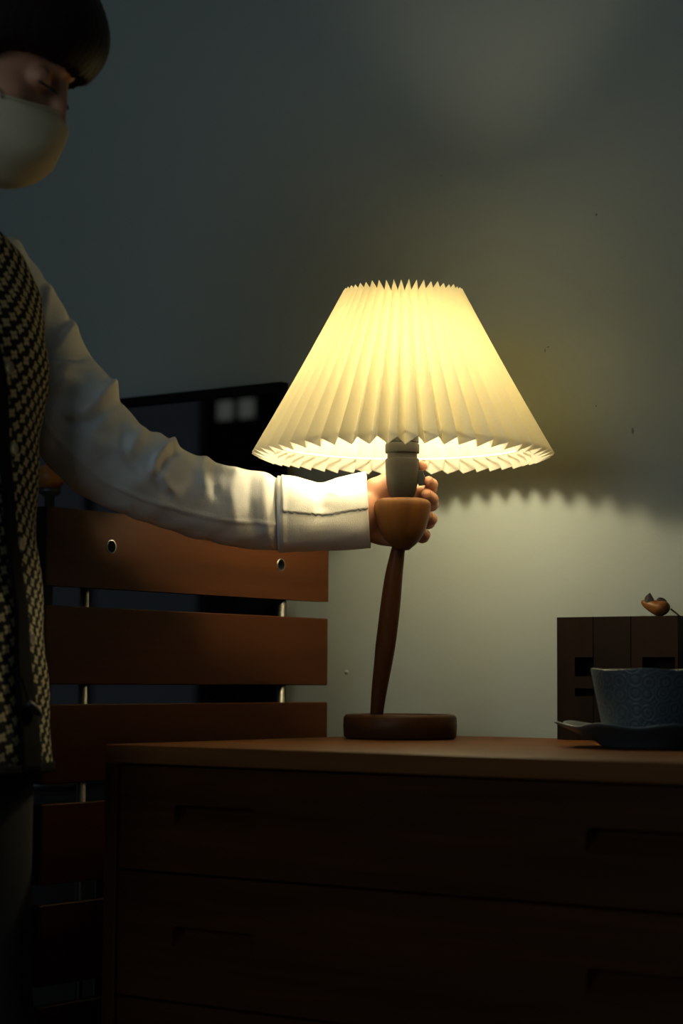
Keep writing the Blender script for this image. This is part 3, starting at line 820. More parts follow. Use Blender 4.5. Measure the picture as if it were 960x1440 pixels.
# toggle cord end hanging by the pocket
cz = vz(1000)
tube('cord_end', [vest_pt(vz(955), 0.27, 0.008), vest_pt(vz(980), 0.30, 0.010), vest_pt(vz(1000), 0.33, 0.010)], [0.0012, 0.0012, 0.0012], M['placket'], vest, 8, 5)
tube('toggle', [vest_pt(vz(990), 0.30, 0.011), vest_pt(vz(998), 0.36, 0.011), vest_pt(vz(1006), 0.42, 0.011)], [0.003, 0.0045, 0.003], M['switch'], vest, 10, 4)

# ---- left sleeve: loft from shoulder to cuff
sleeve_st = [  # upper px, lower px, distance, depth ratio
    ((-6, 332), (-45, 430), 2.150, .9), ((24, 338), (-28, 470), 2.175, .85), ((45, 366), (-2, 520), 2.190, .80), ((70, 399), (24, 580), 2.200, .74), ((104, 456), (52, 636), 2.210, .82), ((126, 497), (75, 663), 2.216, .70),
    ((156, 530), (104, 690), 2.222, .82), ((175, 568), (140, 710), 2.230, .74), ((203, 604), (175, 724), 2.242, .95), ((226, 611), (200, 732), 2.256, .95), ((250, 627), (228, 743), 2.274, .95), ((286, 643), (262, 755), 2.300, .9),
    ((328, 656), (309, 766), 2.330, .92), ((361, 664), (350, 771), 2.358, .92), ((386, 671), (385, 773), 2.378, .92), ((402, 675.5), (402, 770), 2.389, .90)]
cuff_st = [((390, 670), (391, 775), 2.382, .93), ((412, 673), (415, 775), 2.396, .93), ((434, 678), (438, 774), 2.410, .92), ((456, 681), (462, 773), 2.424, .92), ((477, 674), (483, 773), 2.436, .90), ((498, 669), (504, 772), 2.447, .88), ((514.5, 666.5), (521, 771), 2.456, .86)]
folds = [  # image-side polyline, half width (px), height (mm)
    ([(166, 538), (150, 552), (128, 570), (105, 588)], 9, 6.0), ([(172, 556), (150, 576), (125, 596)], 8, -4.0), ([(88, 590), (98, 596), (110, 590)], 5, -4.0),
    ([(62, 503), (90, 503), (122, 505)], 3.0, -3.2), ([(62, 512), (95, 513), (125, 518)], 7, 2.5), ([(104, 458), (86, 480), (64, 502)], 9, 4.5), ([(98, 446), (80, 470), (60, 482)], 7, -3.5), ([(72, 400), (62, 440), (56, 470)], 9, 3.0), ([(60, 395), (56, 430)], 7, -3),
    ([(206, 604), (190, 625), (176, 640)], 9, 3.5), ([(172, 602), (176, 640), (200, 668)], 8, -3.5), ([(250, 622), (236, 630), (222, 645), (214, 668)], 7, 5.5), ([(250, 634), (234, 642), (222, 662)], 6, -5.0),
    ([(210, 664), (226, 690), (240, 702)], 8, -3.0), ([(226, 668), (240, 690)], 7, 3.0), ([(118, 614), (150, 628), (178, 634)], 10, 2.5), ([(290, 640), (284, 660), (290, 690)], 8, 3.0), ([(303, 648), (298, 672), (304, 700)], 7, -2.5),
    ([(332, 656), (326, 690), (332, 740)], 8, 2.4), ([(352, 662), (350, 700), (358, 752)], 7, -2.0), ([(372, 668), (372, 700), (378, 764)], 7, 1.8), ([(60, 560), (85, 556), (110, 560)], 9, -2.5), ([(60, 545), (90, 536), (120, 540)], 9, 2.5),
    ([(61, 592), (84, 620), (112, 648), (150, 678), (200, 702), (262, 720), (330, 733), (392, 737)], 2.4, 1.4),
    ([(386, 670), (388, 700), (392, 740), (394, 774)], 4, -2.2)]
cuff_folds = [([(440, 678), (448, 700), (452, 720)], 9, -2.0), ([(470, 678), (466, 700)], 9, 1.5), ([(400, 690), (440, 706), (500, 700)], 12, 1.0), ([(420, 745), (470, 738), (515, 748)], 14, 1.5), ([(396, 672), (398, 730), (398, 774)], 3, 1.2)]
def seg_dist(pts2, poly):
    best = np.full(len(pts2), 1e9); par = np.zeros(len(pts2))
    L_ = len(poly) - 1
    for i in range(L_):
        a, b = np.array(poly[i], float), np.array(poly[i + 1], float)
        ab = b - a; h = np.clip(((pts2 - a) @ ab) / (ab @ ab), 0, 1)
        dd = np.linalg.norm(pts2 - a - h[:, None] * ab, axis=1)
        m = dd < best; best[m] = dd[m]; par[m] = (i + h[m]) / L_
    return best, par
def sleeve(name, stations, flds, mat, par, sub, n=112, to_cam=True, noise_amp=0.0017, grow=0.0):
    U_ = catmull(np.array([at(*s[0], s[2]) for s in stations]), sub); L_ = catmull(np.array([at(*s[1], s[2]) for s in stations]), sub)
    rt = catmull(np.array([[s[3]] for s in stations]), sub)[:, 0]
    Cn = (U_ + L_) / 2; H = (U_ - L_) / 2
    T = np.gradient(Cn, axis=0)
    rings = []; nrm = []
    for i in range(len(Cn)):
        hh = np.linalg.norm(H[i])
        sd = CO - Cn[i]; sd = sd / np.linalg.norm(sd); sd = sd - H[i] * (sd @ H[i]) / hh ** 2; sd /= np.linalg.norm(sd)
        q = np.linspace(0, 2 * PI, n, endpoint=False)
        nv = np.cos(q)[:, None] * H[i] / hh + np.sin(q)[:, None] * sd
        rings.append(Cn[i] + np.cos(q)[:, None] * H[i] + np.sin(q)[:, None] * sd * hh * rt[i] + nv * grow); nrm.append(nv)
    R_ = np.array(rings); N_ = np.array(nrm); nr = len(R_)
    P = R_.reshape(-1, 3); Nn = N_.reshape(-1, 3)
    px, py = proj_many(P)
    facing = np.clip((-(Nn @ Vd) + 0.35) / 0.5, 0, 1)
    dsp = np.zeros(len(P))
    for poly, w, amp in flds:
        dd, pr = seg_dist(np.stack([px, py], 1), poly)
        ends = np.clip(np.minimum(pr, 1 - pr) * 5 + 0.35, 0, 1) if len(poly) < 6 else 1.0
        dsp += amp * 0.0015 * np.exp(-(dd / w) ** 2) * facing * ends
    ph = P @ np.array([[61., 23., 17.], [19., 47., -71.], [33., -58., 41.]]).T
    dsp += noise_amp * np.sin(ph[:, 0] + 1.3 * np.sin(ph[:, 1])) * np.cos(ph[:, 2])
    # soft folds on the far side too
    dsp += 0.002 * (1 - facing) * np.sin(ph[:, 0] * 1.7 + ph[:, 2])
    P = P + Nn * dsp[:, None]
    return P.reshape(nr, n, 3)
def proj_many(P):
    q = P - CO; t = q @ FW
    return 480 + F * (q @ RR) / t, 720 - F * (q @ UU) / t
slv = rings_obj('sleeve', sleeve('sleeve', sleeve_st, folds, None, None, 11), M['shirt'], person, (True, False))
m_ = slv.modifiers.new('thick', 'SOLIDIFY'); m_.thickness = 0.002; m_.offset = -1
cr_ = sleeve('cuff', cuff_st, cuff_folds, None, None, 8, noise_amp=0.0008, grow=0.0006)
cf = rings_obj('cuff', cr_, M['shirt'], slv, (False, False))
m_ = cf.modifiers.new('thick', 'SOLIDIFY'); m_.thickness = 0.003; m_.offset = -1
# overlapping flap of the cuff with its stitched edge
flap = []
for i in range(2, len(cr_)):
    row = []
    n = cr_.shape[1]
    c0 = cr_[i].mean(0)
    for j in range(-6, 28):
        p_ = cr_[i][j % n]; nn = (p_ - c0) / np.linalg.norm(p_ - c0)
        lim = 1.0
        row.append(p_ + nn * 0.0010)
    wob_ = 0.0012 * math.sin(i * 2.1) + 0.0008 * math.sin(i * 4.7)
    row[-1] = row[-1] + (cr_[i][28 % n] - cr_[i][27 % n]) * wob_ / 0.0026
    flap.append(row)
flap = np.array(flap)
fo = mesh_obj('cuff_flap', flap.reshape(-1, 3), grid_faces(flap.shape[0], flap.shape[1], False), M['shirt'], slv, True)
m_ = fo.modifiers.new('thick', 'SOLIDIFY'); m_.thickness = 0.0014; m_.offset = 0
# right sleeve (hangs at the person's far side from the lamp)
a_, b_, csh = ring_at(1.195)
shR = csh - LD * 0.150; shR[2] = 1.195
elR = shR - LD * 0.035 + FD * -0.015; elR[2] = 0.955
wrR = elR + FD * 0.055 + LD * 0.005; wrR[2] = 0.735
s2v = tube('sleeve', [shR + LD * 0.03 + Zd * 0.02, shR - LD * 0.02, (shR + elR) / 2 - LD * 0.02, elR, (elR + wrR) / 2, wrR], [.045, .058, .058, .056, .050, .042], M['shirt'], person, 32, 10, (True, False))
c2 = tube('cuff', [wrR + Zd * 0.03, wrR, wrR - Zd * 0.03 + FD * 0.006], [.044, .043, .042], M['shirt'], s2v, 32, 5, (False, False))
m_ = c2.modifiers.new('thick', 'SOLIDIFY'); m_.thickness = 0.003; m_.offset = -1

# ------------------------------------------------------------------ head frame
HT = math.radians(25); HY = math.radians(8)
HCp = at(-20, 83, PT)
hf0 = Rd * math.cos(HY) - Vd * math.sin(HY)
hl = Rd * math.sin(HY) + Vd * math.cos(HY)               # the person's left
hf = hf0 * math.cos(HT) - Zd * math.sin(HT)              # forward, looking down
hu = Zd * math.cos(HT) + hf0 * math.sin(HT)
HM = np.stack([hf, hl, hu], 1)
def HP(f, l, u): return HCp + HM @ np.array([f, l, u], float)

# ------------------------------------------------------------------ body as one surface (distance field on a grid, finer at hand and head)
def axis_coords(lo_, hi_, fine, coarse=0.0065):
    xs = [lo_]
    while xs[-1] < hi_:
        s = coarse
        for a, b, h in fine:
            if a - 0.004 <= xs[-1] <= b: s = min(s, h)
            elif xs[-1] < a: s = min(s, max(h, (a - xs[-1]) * 0.5 + h))
        xs.append(xs[-1] + s)
    return np.array(xs)
def surface_nets(D, X, Y, Z):
    nx, ny, nz = D.shape
    ins = D < 0
    def crn(A, i, j, k): return A[i:nx - 1 + i, j:ny - 1 + j, k:nz - 1 + k]
    cnt = np.zeros((nx - 1, ny - 1, nz - 1), np.int8)
    for i in (0, 1):
        for j in (0, 1):
            for k in (0, 1): cnt += crn(ins, i, j, k)
    act = (cnt > 0) & (cnt < 8)
    I, J, K = np.nonzero(act)
    acc = np.zeros((len(I), 3)); num = np.zeros(len(I))
    cs = [(i, j, k) for i in (0, 1) for j in (0, 1) for k in (0, 1)]
    vals = {c: D[I + c[0], J + c[1], K + c[2]].astype(float) for c in cs}
    for c1 in cs:
        for ax in range(3):
            if c1[ax] == 1: continue
            c2_ = list(c1); c2_[ax] = 1; c2_ = tuple(c2_)
            v1, v2 = vals[c1], vals[c2_]
            m = (v1 < 0) != (v2 < 0)
            t = np.where(m, v1 / np.where(m, v1 - v2, 1), 0)
            p1 = np.stack([X[I + c1[0]], Y[J + c1[1]], Z[K + c1[2]]], 1); p2 = np.stack([X[I + c2_[0]], Y[J + c2_[1]], Z[K + c2_[2]]], 1)
            acc += np.where(m[:, None], p1 + (p2 - p1) * t[:, None], 0); num += m
    V = acc / num[:, None]
    idx = np.full(act.shape, -1, np.int64); idx[I, J, K] = np.arange(len(I))
    Fs = []
    for ax in range(3):
        sl1 = [slice(None)] * 3; sl2 = [slice(None)] * 3
        sl1[ax] = slice(0, -1); sl2[ax] = slice(1, None)
        a, b = ins[tuple(sl1)], ins[tuple(sl2)]
        ei, ej, ek = np.nonzero(a != b)
        o1, o2 = [q for q in range(3) if q != ax]
        E_ = np.stack([ei, ej, ek], 1)
        ok = (E_[:, o1] > 0) & (E_[:, o2] > 0) & (E_[:, o1] < act.shape[o1]) & (E_[:, o2] < act.shape[o2])
        E_ = E_[ok]; sgn = a[E_[:, 0], E_[:, 1], E_[:, 2]]
        q = []
        for d1, d2 in ((1, 1), (0, 1), (0, 0), (1, 0)):
            c = E_.copy(); c[:, o1] -= d1; c[:, o2] -= d2
            q.append(idx[c[:, 0], c[:, 1], c[:, 2]])
        q = np.stack(q, 1)
        flip = sgn if ax != 1 else ~sgn
        q[~flip] = q[~flip][:, ::-1]
        Fs.append(q)
    return V, np.vstack(Fs)
class Field:
    """axes: lateral, depth, height"""
    def __init__(s, X, Y, Z):
        s.X, s.Y, s.Z = X, Y, Z; s.D = np.full((len(X), len(Y), len(Z)), 1.0, np.float32)
    def w2l(s, P):
        P = np.asarray(P, float); return np.array([P @ Rd, P @ Vd, P[2]])
    def region(s, lo_, hi_):
        r = []
        for A, a, b in ((s.X, lo_[0], hi_[0]), (s.Y, lo_[1], hi_[1]), (s.Z, lo_[2], hi_[2])):
            i, j = np.searchsorted(A, a), np.searchsorted(A, b)
            r.append(slice(max(0, i - 1), min(len(A), j + 1)))
        G = np.meshgrid(s.X[r[0]], s.Y[r[1]], s.Z[r[2]], indexing='ij')
        return tuple(r), G
    def put(s, r, d, k):
        A = s.D[r]
        if d.size == 0: return
        d = d.astype(np.float32)
        if k > 0:
            h = np.clip(0.5 + 0.5 * (A - d) / k, 0, 1)
            s.D[r] = A * (1 - h) + d * h - k * h * (1 - h)
        else: s.D[r] = np.minimum(A, d)
    def cone(s, a, b, ra, rb, k=0.01):
        a, b = s.w2l(a), s.w2l(b); m = max(ra, rb) + 2 * k + 0.012
        r, G = s.region(np.minimum(a, b) - m, np.maximum(a, b) + m)
        ab = b - a; L2 = ab @ ab + 1e-12
        q = [G[i] - a[i] for i in range(3)]
        h = np.clip((q[0] * ab[0] + q[1] * ab[1] + q[2] * ab[2]) / L2, 0, 1)
        d = np.sqrt(sum((q[i] - ab[i] * h) ** 2 for i in range(3))) - (ra + (rb - ra) * h)
        s.put(r, d, k)
    def ell(s, c, R3, rad, k=0.01, sub=False):
        """R3: columns are the three axes in world space"""
        cl = s.w2l(c); m = max(rad) + 2 * k + 0.012
        r, G = s.region(cl - m, cl + m)
        B = np.stack([s.w2l(R3[:, i]) for i in range(3)], 1)
        q = [G[i] - cl[i] for i in range(3)]
        u = [(q[0] * B[0, i] + q[1] * B[1, i] + q[2] * B[2, i]) for i in range(3)]
        k0 = np.sqrt(sum((u[i] / rad[i]) ** 2 for i in range(3))); k1 = np.sqrt(sum((u[i] / rad[i] ** 2) ** 2 for i in range(3))) + 1e-9
        d = (k0 * (k0 - 1) / k1).astype(np.float32)
        if sub:
            A = s.D[r]; h = np.clip(0.5 - 0.5 * (A + d) / k, 0, 1)
            s.D[r] = A * (1 - h) - d * h + k * h * (1 - h)
        else: s.put(r, d, k)
    def mesh(s):
        V, Fq = surface_nets(s.D, s.X, s.Y, s.Z)
        W = V[:, :1] * Rd + V[:, 1:2] * Vd + V[:, 2:] * Zd
        return W, Fq

wr = at(508, 722, 2.452)
FH = (wr @ Rd, wr @ Vd)
body = Field(axis_coords(-0.66, 0.16, [(0.0, 0.135, 0.0016), (-0.42, -0.26, 0.0028)]),
             axis_coords(1.82, 2.53, [(2.385, 2.515, 0.0016), (1.99, 2.14, 0.003)]),
             axis_coords(-0.01, 1.62, [(0.955, 1.06, 0.0016), (1.27, 1.50, 0.0028)]))
TB = np.stack([FD, LD, Zd], 1)
# torso
for z, da, db in ((0.80, .025, .022), (0.90, .025, .022), (1.00, .024, .020), (1.09, .024, .022), (1.16, .03, .03)):
    a, b, c = ring_at(z); body.ell(c, TB, (b - db, a - da, 0.10), 0.03)
a, b, c = ring_at(1.20)
arm_c = [(at(*q[0], q[2]) + at(*q[1], q[2])) / 2 for q in sleeve_st[1:] + cuff_st[1:6]]
shL = arm_c[1]
body.cone(c + LD * 0.02, shL, 0.050, 0.034, 0.012); body.cone(c - LD * 0.02, shR, 0.055, 0.040, 0.03)
# neck to skull
nk = ring_at(1.235)[2]
body.cone(nk, HP(-0.035, 0, -0.055), 0.050, 0.047, 0.02)
body.ell(HP(-0.012, 0, 0.040), HM, (0.090, 0.073, 0.080), 0.02)
body.ell(HP(0.024, 0, -0.032), HM, (0.064, 0.060, 0.078), 0.015)
body.cone(HP(0.066, 0, -0.094), HP(0.028, 0.040, -0.070), 0.016, 0.018, 0.012); body.cone(HP(0.066, 0, -0.094), HP(0.028, -0.040, -0.070), 0.016, 0.018, 0.012)
for sg in (-1, 1):
    body.cone(HP(0.080, sg * 0.014, 0.021), HP(0.052, sg * 0.036, 0.018), 0.010, 0.003, 0.016)      # brow
    body.ell(HP(0.052, sg * 0.042, -0.030), HM, (0.024, 0.020, 0.020), 0.012)                       # cheek
    body.ell(HP(0.0900, sg * 0.031, -0.001), HM, (0.0115, 0.020, 0.0105), 0.014, True)                # socket
    body.ell(HP(0.0725, sg * 0.031, -0.001), HM, (0.0135, 0.0150, 0.0125), 0.003)                   # lidded eye
    body.cone(HP(0.0840, sg * 0.020, -0.004), HP(0.0790, sg * 0.043, -0.005), 0.0022, 0.0020, 0.002) # edge of the lowered lid
    body.ell(HP(-0.012, sg * 0.074, -0.012), HM, (0.016, 0.007, 0.028), 0.004)                      # ear
body.cone(HP(0.086, 0, 0.006), HP(0.101, 0, -0.036), 0.0070, 0.0095, 0.010)                         # nose
for sg in (-1, 1): body.ell(HP(0.093, sg * 0.011, -0.040), HM, (0.010, 0.008, 0.007), 0.005)
body.cone(HP(0.083, -0.015, -0.066), HP(0.083, 0.015, -0.066), 0.006, 0.006, 0.006)
body.cone(HP(0.080, -0.013, -0.077), HP(0.080, 0.013, -0.077), 0.0065, 0.0065, 0.006)
# legs
for sg in (-1, 1):
    hip = ring_at(0.80)[2] + LD * sg * 0.085
    kn = ring_at(0.75)[2] + LD * sg * 0.085 + FD * 0.02; kn[2] = 0.43
    an = kn - FD * 0.025; an[2] = 0.075
    body.cone(hip, kn, 0.078, 0.052, 0.03); body.cone(kn, (kn + an) / 2 - FD * 0.01 + Zd * 0.05, 0.050, 0.050, 0.02); body.cone((kn + an) / 2 - FD * 0.01 + Zd * 0.05, an, 0.050, 0.034, 0.02)
    body.cone(an - Zd * 0.036 - FD * 0.03, an + FD * 0.095 - Zd * 0.052, 0.026, 0.014, 0.01)
# left arm
arm_p = arm_c[1:] + [wr]
for i in range(len(arm_p) - 1):
    r1, r2 = (float(np.interp(q / (len(arm_p) - 1), [0, .35, .55, 1], [.032, .028, .026, .0222])) for q in (i, i + 1))
    body.cone(arm_p[i], arm_p[i + 1], r1, r2, 0.006)
# right arm and its relaxed hand
body.cone(shR, elR, 0.040, 0.034, 0.02); body.cone(elR, wrR, 0.034, 0.022, 0.015)
pr_ = wrR - Zd * 0.055 + FD * 0.012
for k, o_ in enumerate((0.024, 0.008, -0.008, -0.023)):
    kb = pr_ + FD * o_ - Zd * 0.02
    body.cone(wrR - Zd * 0.01 + FD * o_ * 0.5, kb, 0.015, 0.012, 0.012)
    m1 = kb - Zd * (0.036 - 0.004 * abs(k - 1)) + LD * 0.010; m2 = m1 - Zd * 0.022 + LD * 0.016
    body.cone(kb, m1, 0.0095, 0.0085, 0.003); body.cone(m1, m2, 0.0085, 0.0075, 0.003)
body.cone(wrR - Zd * 0.02 + FD * 0.012, wrR - Zd * 0.06 + FD * 0.044 + LD * 0.01, 0.014, 0.010, 0.01); body.cone(wrR - Zd * 0.06 + FD * 0.044 + LD * 0.01, wrR - Zd * 0.092 + FD * 0.046 + LD * 0.018, 0.010, 0.008, 0.004)
# left hand: palm behind the lamp's cup, fingers closing round its right side, thumb over the top on the switch
mcp = [at(584, 694, 2.486), at(590, 712, 2.489), at(587, 732, 2.487), at(577, 749, 2.481)]
carp = [at(527, 700, 2.466), at(526, 715, 2.468), at(526, 731, 2.467), at(526, 745, 2.463)]
body.cone(wr, carp[1], 0.0225, 0.019, 0.012); body.cone(wr, carp[2], 0.0225, 0.019, 0.012)
for k in range(4):
    body.cone(carp[k], mcp[k], 0.0160, 0.0118 if k < 3 else 0.0105, 0.008)
body.cone(at(540, 752, 2.462), at(566, 757, 2.472), 0.0125, 0.0125, 0.010)             # heel on the little-finger side
body.cone(at(528, 690, 2.462), at(546, 684, 2.466), 0.0160, 0.0135, 0.010)             # ball of the thumb
fing = [
    ([(584, 694, 2.486), (604.5, 688, 2.466), (606.5, 681.5, 2.445), (602.5, 676.5, 2.429)], (.0095, .0082, .0074, .0062)),
    ([(590, 712, 2.489), (606, 709, 2.470), (606.5, 702, 2.446), (600, 695, 2.428)], (.0100, .0088, .0080, .0068)),
    ([(587, 732, 2.487), (602, 734, 2.473), (606, 730, 2.456), (602.5, 726, 2.447)], (.0098, .0085, .0074, .0064)),
    ([(577, 749, 2.481), (594, 755, 2.469), (597, 752, 2.456), (593, 747, 2.447)], (.0090, .0076, .0066, .0058))]
for pts_, rr in fing:
    Pw = [at(*q) for q in pts_]
    for i in range(3): body.cone(Pw[i], Pw[i + 1], rr[i], rr[i + 1], 0.0025)
th_ = [at(532, 688, 2.462), at(550, 673, 2.467), at(577, 661, 2.460), at(593.5, 655, 2.441)]
for i in range(3): body.cone(th_[i], th_[i + 1], (.0145, .0105, .0092)[i], (.0105, .0092, .0064)[i], 0.004)
W, Fq = body.mesh()
bo = mesh_obj('body', W, Fq, M['skin'], person, True)
# nails
def nail(tip, prev, up, w, name='fingernail'):
    t_ = tip - prev; t_ /= np.linalg.norm(t_)
    up = up - t_ * (up @ t_); up /= np.linalg.norm(up); sd = np.cross(t_, up)
    rows_ = []
    for i, s in enumerate(np.linspace(-1, 1, 7)):
        hw = w * math.sqrt(max(0.05, 1 - max(0, abs(s) - 0.35) ** 2 * 1.6))
        rows_.append([tip + t_ * (s * w * 0.95 - 0.0015) + sd * (hw * math.sin(q)) + up * (w * 1.12 * math.cos(q)) for q in np.linspace(-0.9, 0.9, 7)])
    rows_ = np.array(rows_)
    o = mesh_obj(name, rows_.reshape(-1, 3), grid_faces(7, 7, False), M['nail'], bo, True)
    m_ = o.modifiers.new('thick', 'SOLIDIFY'); m_.thickness = 0.0006; m_.offset = 0
for (pts_, rr), upv in zip(fing, (Rd * 0.7 + Zd * 0.7, Rd * 0.8 + Zd * 0.5, Rd, Rd - Zd * 0.2)):
    Pw = [at(*q) for q in pts_]; nail(Pw[3], Pw[2], upv, rr[3] * 0.86)
nail(th_[3], th_[2], Rd * 0.2 + Zd * 0.9 - Vd * 0.2, 0.0056)

# ---- eyelashes and brows
for sg in (-1, 1):
    bm = bmesh.new()
    for q in np.linspace(-1, 1, 22):
        l_ = sg * (0.0315 + 0.0125 * q)
        f_ = 0.0860 - 0.0052 * q - 0.0022 * q * q
        a = HP(f_ - 0.001, l_, -0.0045 - 0.0010 * q); ln = 0.0085 - 0.002 * abs(q)
        b = a + HM @ np.array([ln * 0.85, sg * ln * 0.35 * q, -ln * 0.45]); sdv = HM @ np.array([0, 0.0005, 0])
        vv = [bm.verts.new(x) for x in (a - sdv, a + sdv, b + sdv * 0.2, b - sdv * 0.2)]
        w2 = [bm.verts.new(x + HM @ np.array([0, 0, 0.0005])) for x in (a - sdv, a + sdv, b + sdv * 0.2, b - sdv * 0.2)]
        bm.faces.new(vv); bm.faces.new(w2[::-1])
        for i in range(4): bm.faces.new([vv[i], vv[(i + 1) % 4], w2[(i + 1) % 4], w2[i]])
    e = bm_obj('eyelashes', bm, M['lash'], bo); e['kind'] = 'stuff'
    tube('lash_line', [HP(0.0830, sg * 0.019, -0.0035), HP(0.0863, sg * 0.0245, -0.0048), HP(0.0855, sg * 0.0325, -0.0052), HP(0.0800, sg * 0.0435, -0.0046)], [.0006, .0011, .0011, .0007], M['lash'], bo, 8, 6)
    tube('eyebrow', [HP(0.0925, sg * 0.013, 0.023), HP(0.0895, sg * 0.028, 0.0265), HP(0.0735, sg * 0.046, 0.0225)], [.0022, .0024, .0010], M['hair'], bo, 8, 6, (True, True), 0.6)

# ---- mask
prof_m = [(0.0975, -0.0190), (0.105, -0.0270), (0.111, -0.0345), (0.1145, -0.0520), (0.1145, -0.0680), (0.1095, -0.0810), (0.100, -0.0945), (0.090, -0.1045), (0.078, -0.1120), (0.066, -0.1160)]
pm = catmull(np.array(prof_m), 5)
NM = 49
rows = []
for i, (f_, u_) in enumerate(pm):
    s = i / (len(pm) - 1)
    row = []
    for q in np.linspace(-1, 1, NM):
        th2 = q * 1.36
        half = 0.070 - 0.010 * s
        fb = 0.010 + 0.012 * (1 - s)
        ff = fb + (f_ - fb) * (abs(math.cos(th2)) ** 0.85)
        ll = half * np.sign(th2) * abs(math.sin(th2)) ** 1.05 * 1.02
        uu_ = u_ * (1 - 0.0) - 0.020 * abs(math.sin(th2)) ** 1.6 * (1 - s) ** 1.5 + (0.034 * s) * abs(math.sin(th2)) ** 2.0
        crease = 0.0022 * math.sin(s * 9 + 6 * q) * math.sin(PI * s)
        row.append(HP(ff + crease, ll, uu_))
    rows.append(row)
rows = np.array(rows)
mk = mesh_obj('face_mask', rows.reshape(-1, 3), grid_faces(len(pm), NM, False), M['mask'], person, True)
m_ = mk.modifiers.new('thick', 'SOLIDIFY'); m_.thickness = 0.0016; m_.offset = 0
tube('welt', [rows[1][j] + (rows[1][j] - HP(0.02, 0, -0.03)) * 0.012 for j in range(2, NM - 2, 3)], 0.0016, M['mask'], mk, 8, 3)
bm = bmesh.new()
for line in (3,):
    for j in range(1, NM - 1):
        for h_ in (0.25, 0.75):
            c0 = rows[line][j] * (1 - h_) + rows[line][j + 1] * h_
            n_ = c0 - HP(0.02, 0, -0.03); n_ /= np.linalg.norm(n_)
            bmesh.ops.create_icosphere(bm, subdivisions=1, radius=0.00055, matrix=Matrix.Translation(Vector(c0 + n_ * 0.0009)))
sx = bm_obj('stitches', bm, M['stitch'], mk); sx['kind'] = 'stuff'
for j in (0, NM - 1):
    sg = -1 if j == 0 else 1
    a = rows[3][j]; a2 = rows[-8][j]
    tube('ear_loop', [rows[5][4 if j == 0 else NM - 5] + HM @ np.array([0, sg * 0.002, 0]), HP(0.020, sg * 0.0735, -0.014), HP(-0.010, sg * 0.080, 0.006), HP(-0.028, sg * 0.079, -0.010), HP(-0.020, sg * 0.074, -0.045), a2], [.0019] * 6, M['strap'], mk, 8, 6)

# ---- hair: a bob with a full fringe
hair = Field(axis_coords(-0.64, -0.16, [(-0.45, -0.20, 0.0028)], 0.005), axis_coords(1.90, 2.20, [(1.94, 2.17, 0.003)], 0.005), axis_coords(1.22, 1.62, [(1.35, 1.58, 0.0028)], 0.005))
hair.ell(HP(-0.010, 0, 0.040), HM, (0.112, 0.092, 0.102), 0.02)
hair.ell(HP(0.050, 0, 0.052), HM, (0.062, 0.066, 0.052), 0.02)
hair.ell(HP(-0.045, 0, -0.025), HM, (0.080, 0.088, 0.100), 0.03)
G = np.meshgrid(hair.X, hair.Y, hair.Z, indexing='ij')
hc = hair.w2l(HCp)
HB = np.stack([hair.w2l(HM[:, i]) for i in range(3)], 1)
q = [G[i] - hc[i] for i in range(3)]
f_ = sum(q[i] * HB[i, 0] for i in range(3)); l_ = sum(q[i] * HB[i, 1] for i in range(3)); u_ = sum(q[i] * HB[i, 2] for i in range(3))
edge = np.interp(f_, [0.012, 0.018, 0.026, 0.040, 0.057, 0.075, 0.095, 0.108, 0.13], [-0.20, -0.06, -0.012, 0.007, 0.018, 0.020, 0.0215, 0.0215, 0.018]) + 0.0025 * np.sin(l_ * 520 + 2 * np.sin(l_ * 170)) * (f_ > 0.05)
edge2 = edge - np.where(f_ > 0.06, np.clip(np.abs(l_) - 0.045, 0, 1) * 0.3, 0)
cut = (edge2 - u_).astype(np.float32) * 0.8
neckcut = (-(u_ + 0.105)).astype(np.float32)
groove = (0.0004 * np.sin(np.arctan2(l_, f_ + 0.03) * 110 + 3 * np.sin(u_ * 40)) + 0.0003 * np.sin(np.arctan2(l_, f_ + 0.03) * 190 + u_ * 60)).astype(np.float32)
inner = hair.D + 0.0
hair.D = np.maximum(np.maximum(hair.D + groove, cut), neckcut)
W, Fq = hair.mesh()
ho = mesh_obj('hair', W, Fq, M['hair'], person, True)
bm = bmesh.new()                                   # loose strands along the fringe
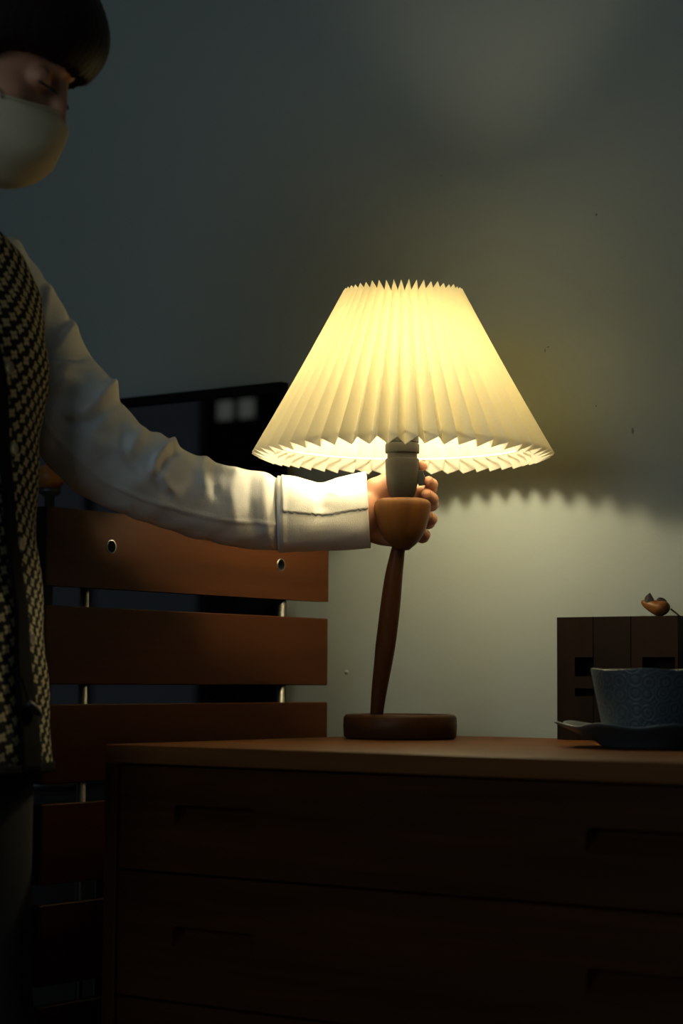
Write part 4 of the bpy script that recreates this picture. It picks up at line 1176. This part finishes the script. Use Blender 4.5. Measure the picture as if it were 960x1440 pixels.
for k in range(170):
    l0 = random.uniform(-0.062, 0.062); ff = 0.112 - 0.10 * (l0 / 0.085) ** 2 + random.uniform(-0.010, 0.001)
    a = np.array([ff - 0.004, l0, 0.050]); b = np.array([ff + 0.001 + random.uniform(-.003, .003), l0 + random.uniform(-.004, .004), 0.034]); c_ = np.array([ff - 0.004 + random.uniform(-.004, .003), l0 + random.uniform(-.006, .006), 0.0215 + random.uniform(-.006, .004)])
    w = random.uniform(0.0004, 0.0009)
    prev = None
    for t_ in np.linspace(0, 1, 5):
        p_ = HCp + HM @ ((1 - t_) ** 2 * a + 2 * t_ * (1 - t_) * b + t_ ** 2 * c_); ww = w * (1 - 0.85 * t_)
        cur = [bm.verts.new(p_ + HM @ np.array([math.cos(q_) * ww, math.sin(q_) * ww, 0])) for q_ in (0.3, 2.4, 4.5)]
        if prev:
            for i in range(3): bm.faces.new([prev[i], prev[(i + 1) % 3], cur[(i + 1) % 3], cur[i]])
        prev = cur
hs = bm_obj('loose_strands', bm, M['hair'], ho, True); hs['kind'] = 'stuff'

# ---- trousers and shoes
tr = Field(axis_coords(-0.72, -0.20, [], 0.006), axis_coords(1.78, 2.32, [], 0.006), axis_coords(0.03, 0.95, [], 0.007))
for z in (0.78, 0.84):
    a, b, c = ring_at(z); tr.ell(c, TB, (b - .010, a - .012, 0.09), 0.02)
for sg in (-1, 1):
    hip = ring_at(0.78)[2] + LD * sg * 0.086
    kn = ring_at(0.75)[2] + LD * sg * 0.086 + FD * 0.02; kn[2] = 0.43
    an = kn - FD * 0.022; an[2] = 0.085
    tr.cone(hip, kn, 0.090, 0.076, 0.025); tr.cone(kn, an, 0.076, 0.066, 0.02)
    ff_ = an + FD * 0.05; ff_[2] = 0.0
    rg = []
    for s in np.linspace(0, 1, 16):
        cx = an - FD * 0.075 + FD * 0.255 * s; w = 0.050 * math.sin(PI * (0.08 + 0.86 * s)) ** 0.45; h = 0.095 - 0.052 * min(1, s * 1.35) ** 1.3
        if s > 0.9: h *= 0.8
        rg.append([[cx[0] + LD[0] * w * math.cos(q_), cx[1] + LD[1] * w * math.cos(q_), 0.0005 + max(0, h * (0.32 + 0.68 * math.sin(q_))) if math.sin(q_) > -0.45 else 0.0005] for q_ in np.linspace(0, 2 * PI, 24, endpoint=False)])
    rings_obj('shoe', rg, M['shoe'], person)
W, Fq = tr.mesh()
mesh_obj('trousers', W, Fq, M['trousers'], person, True)
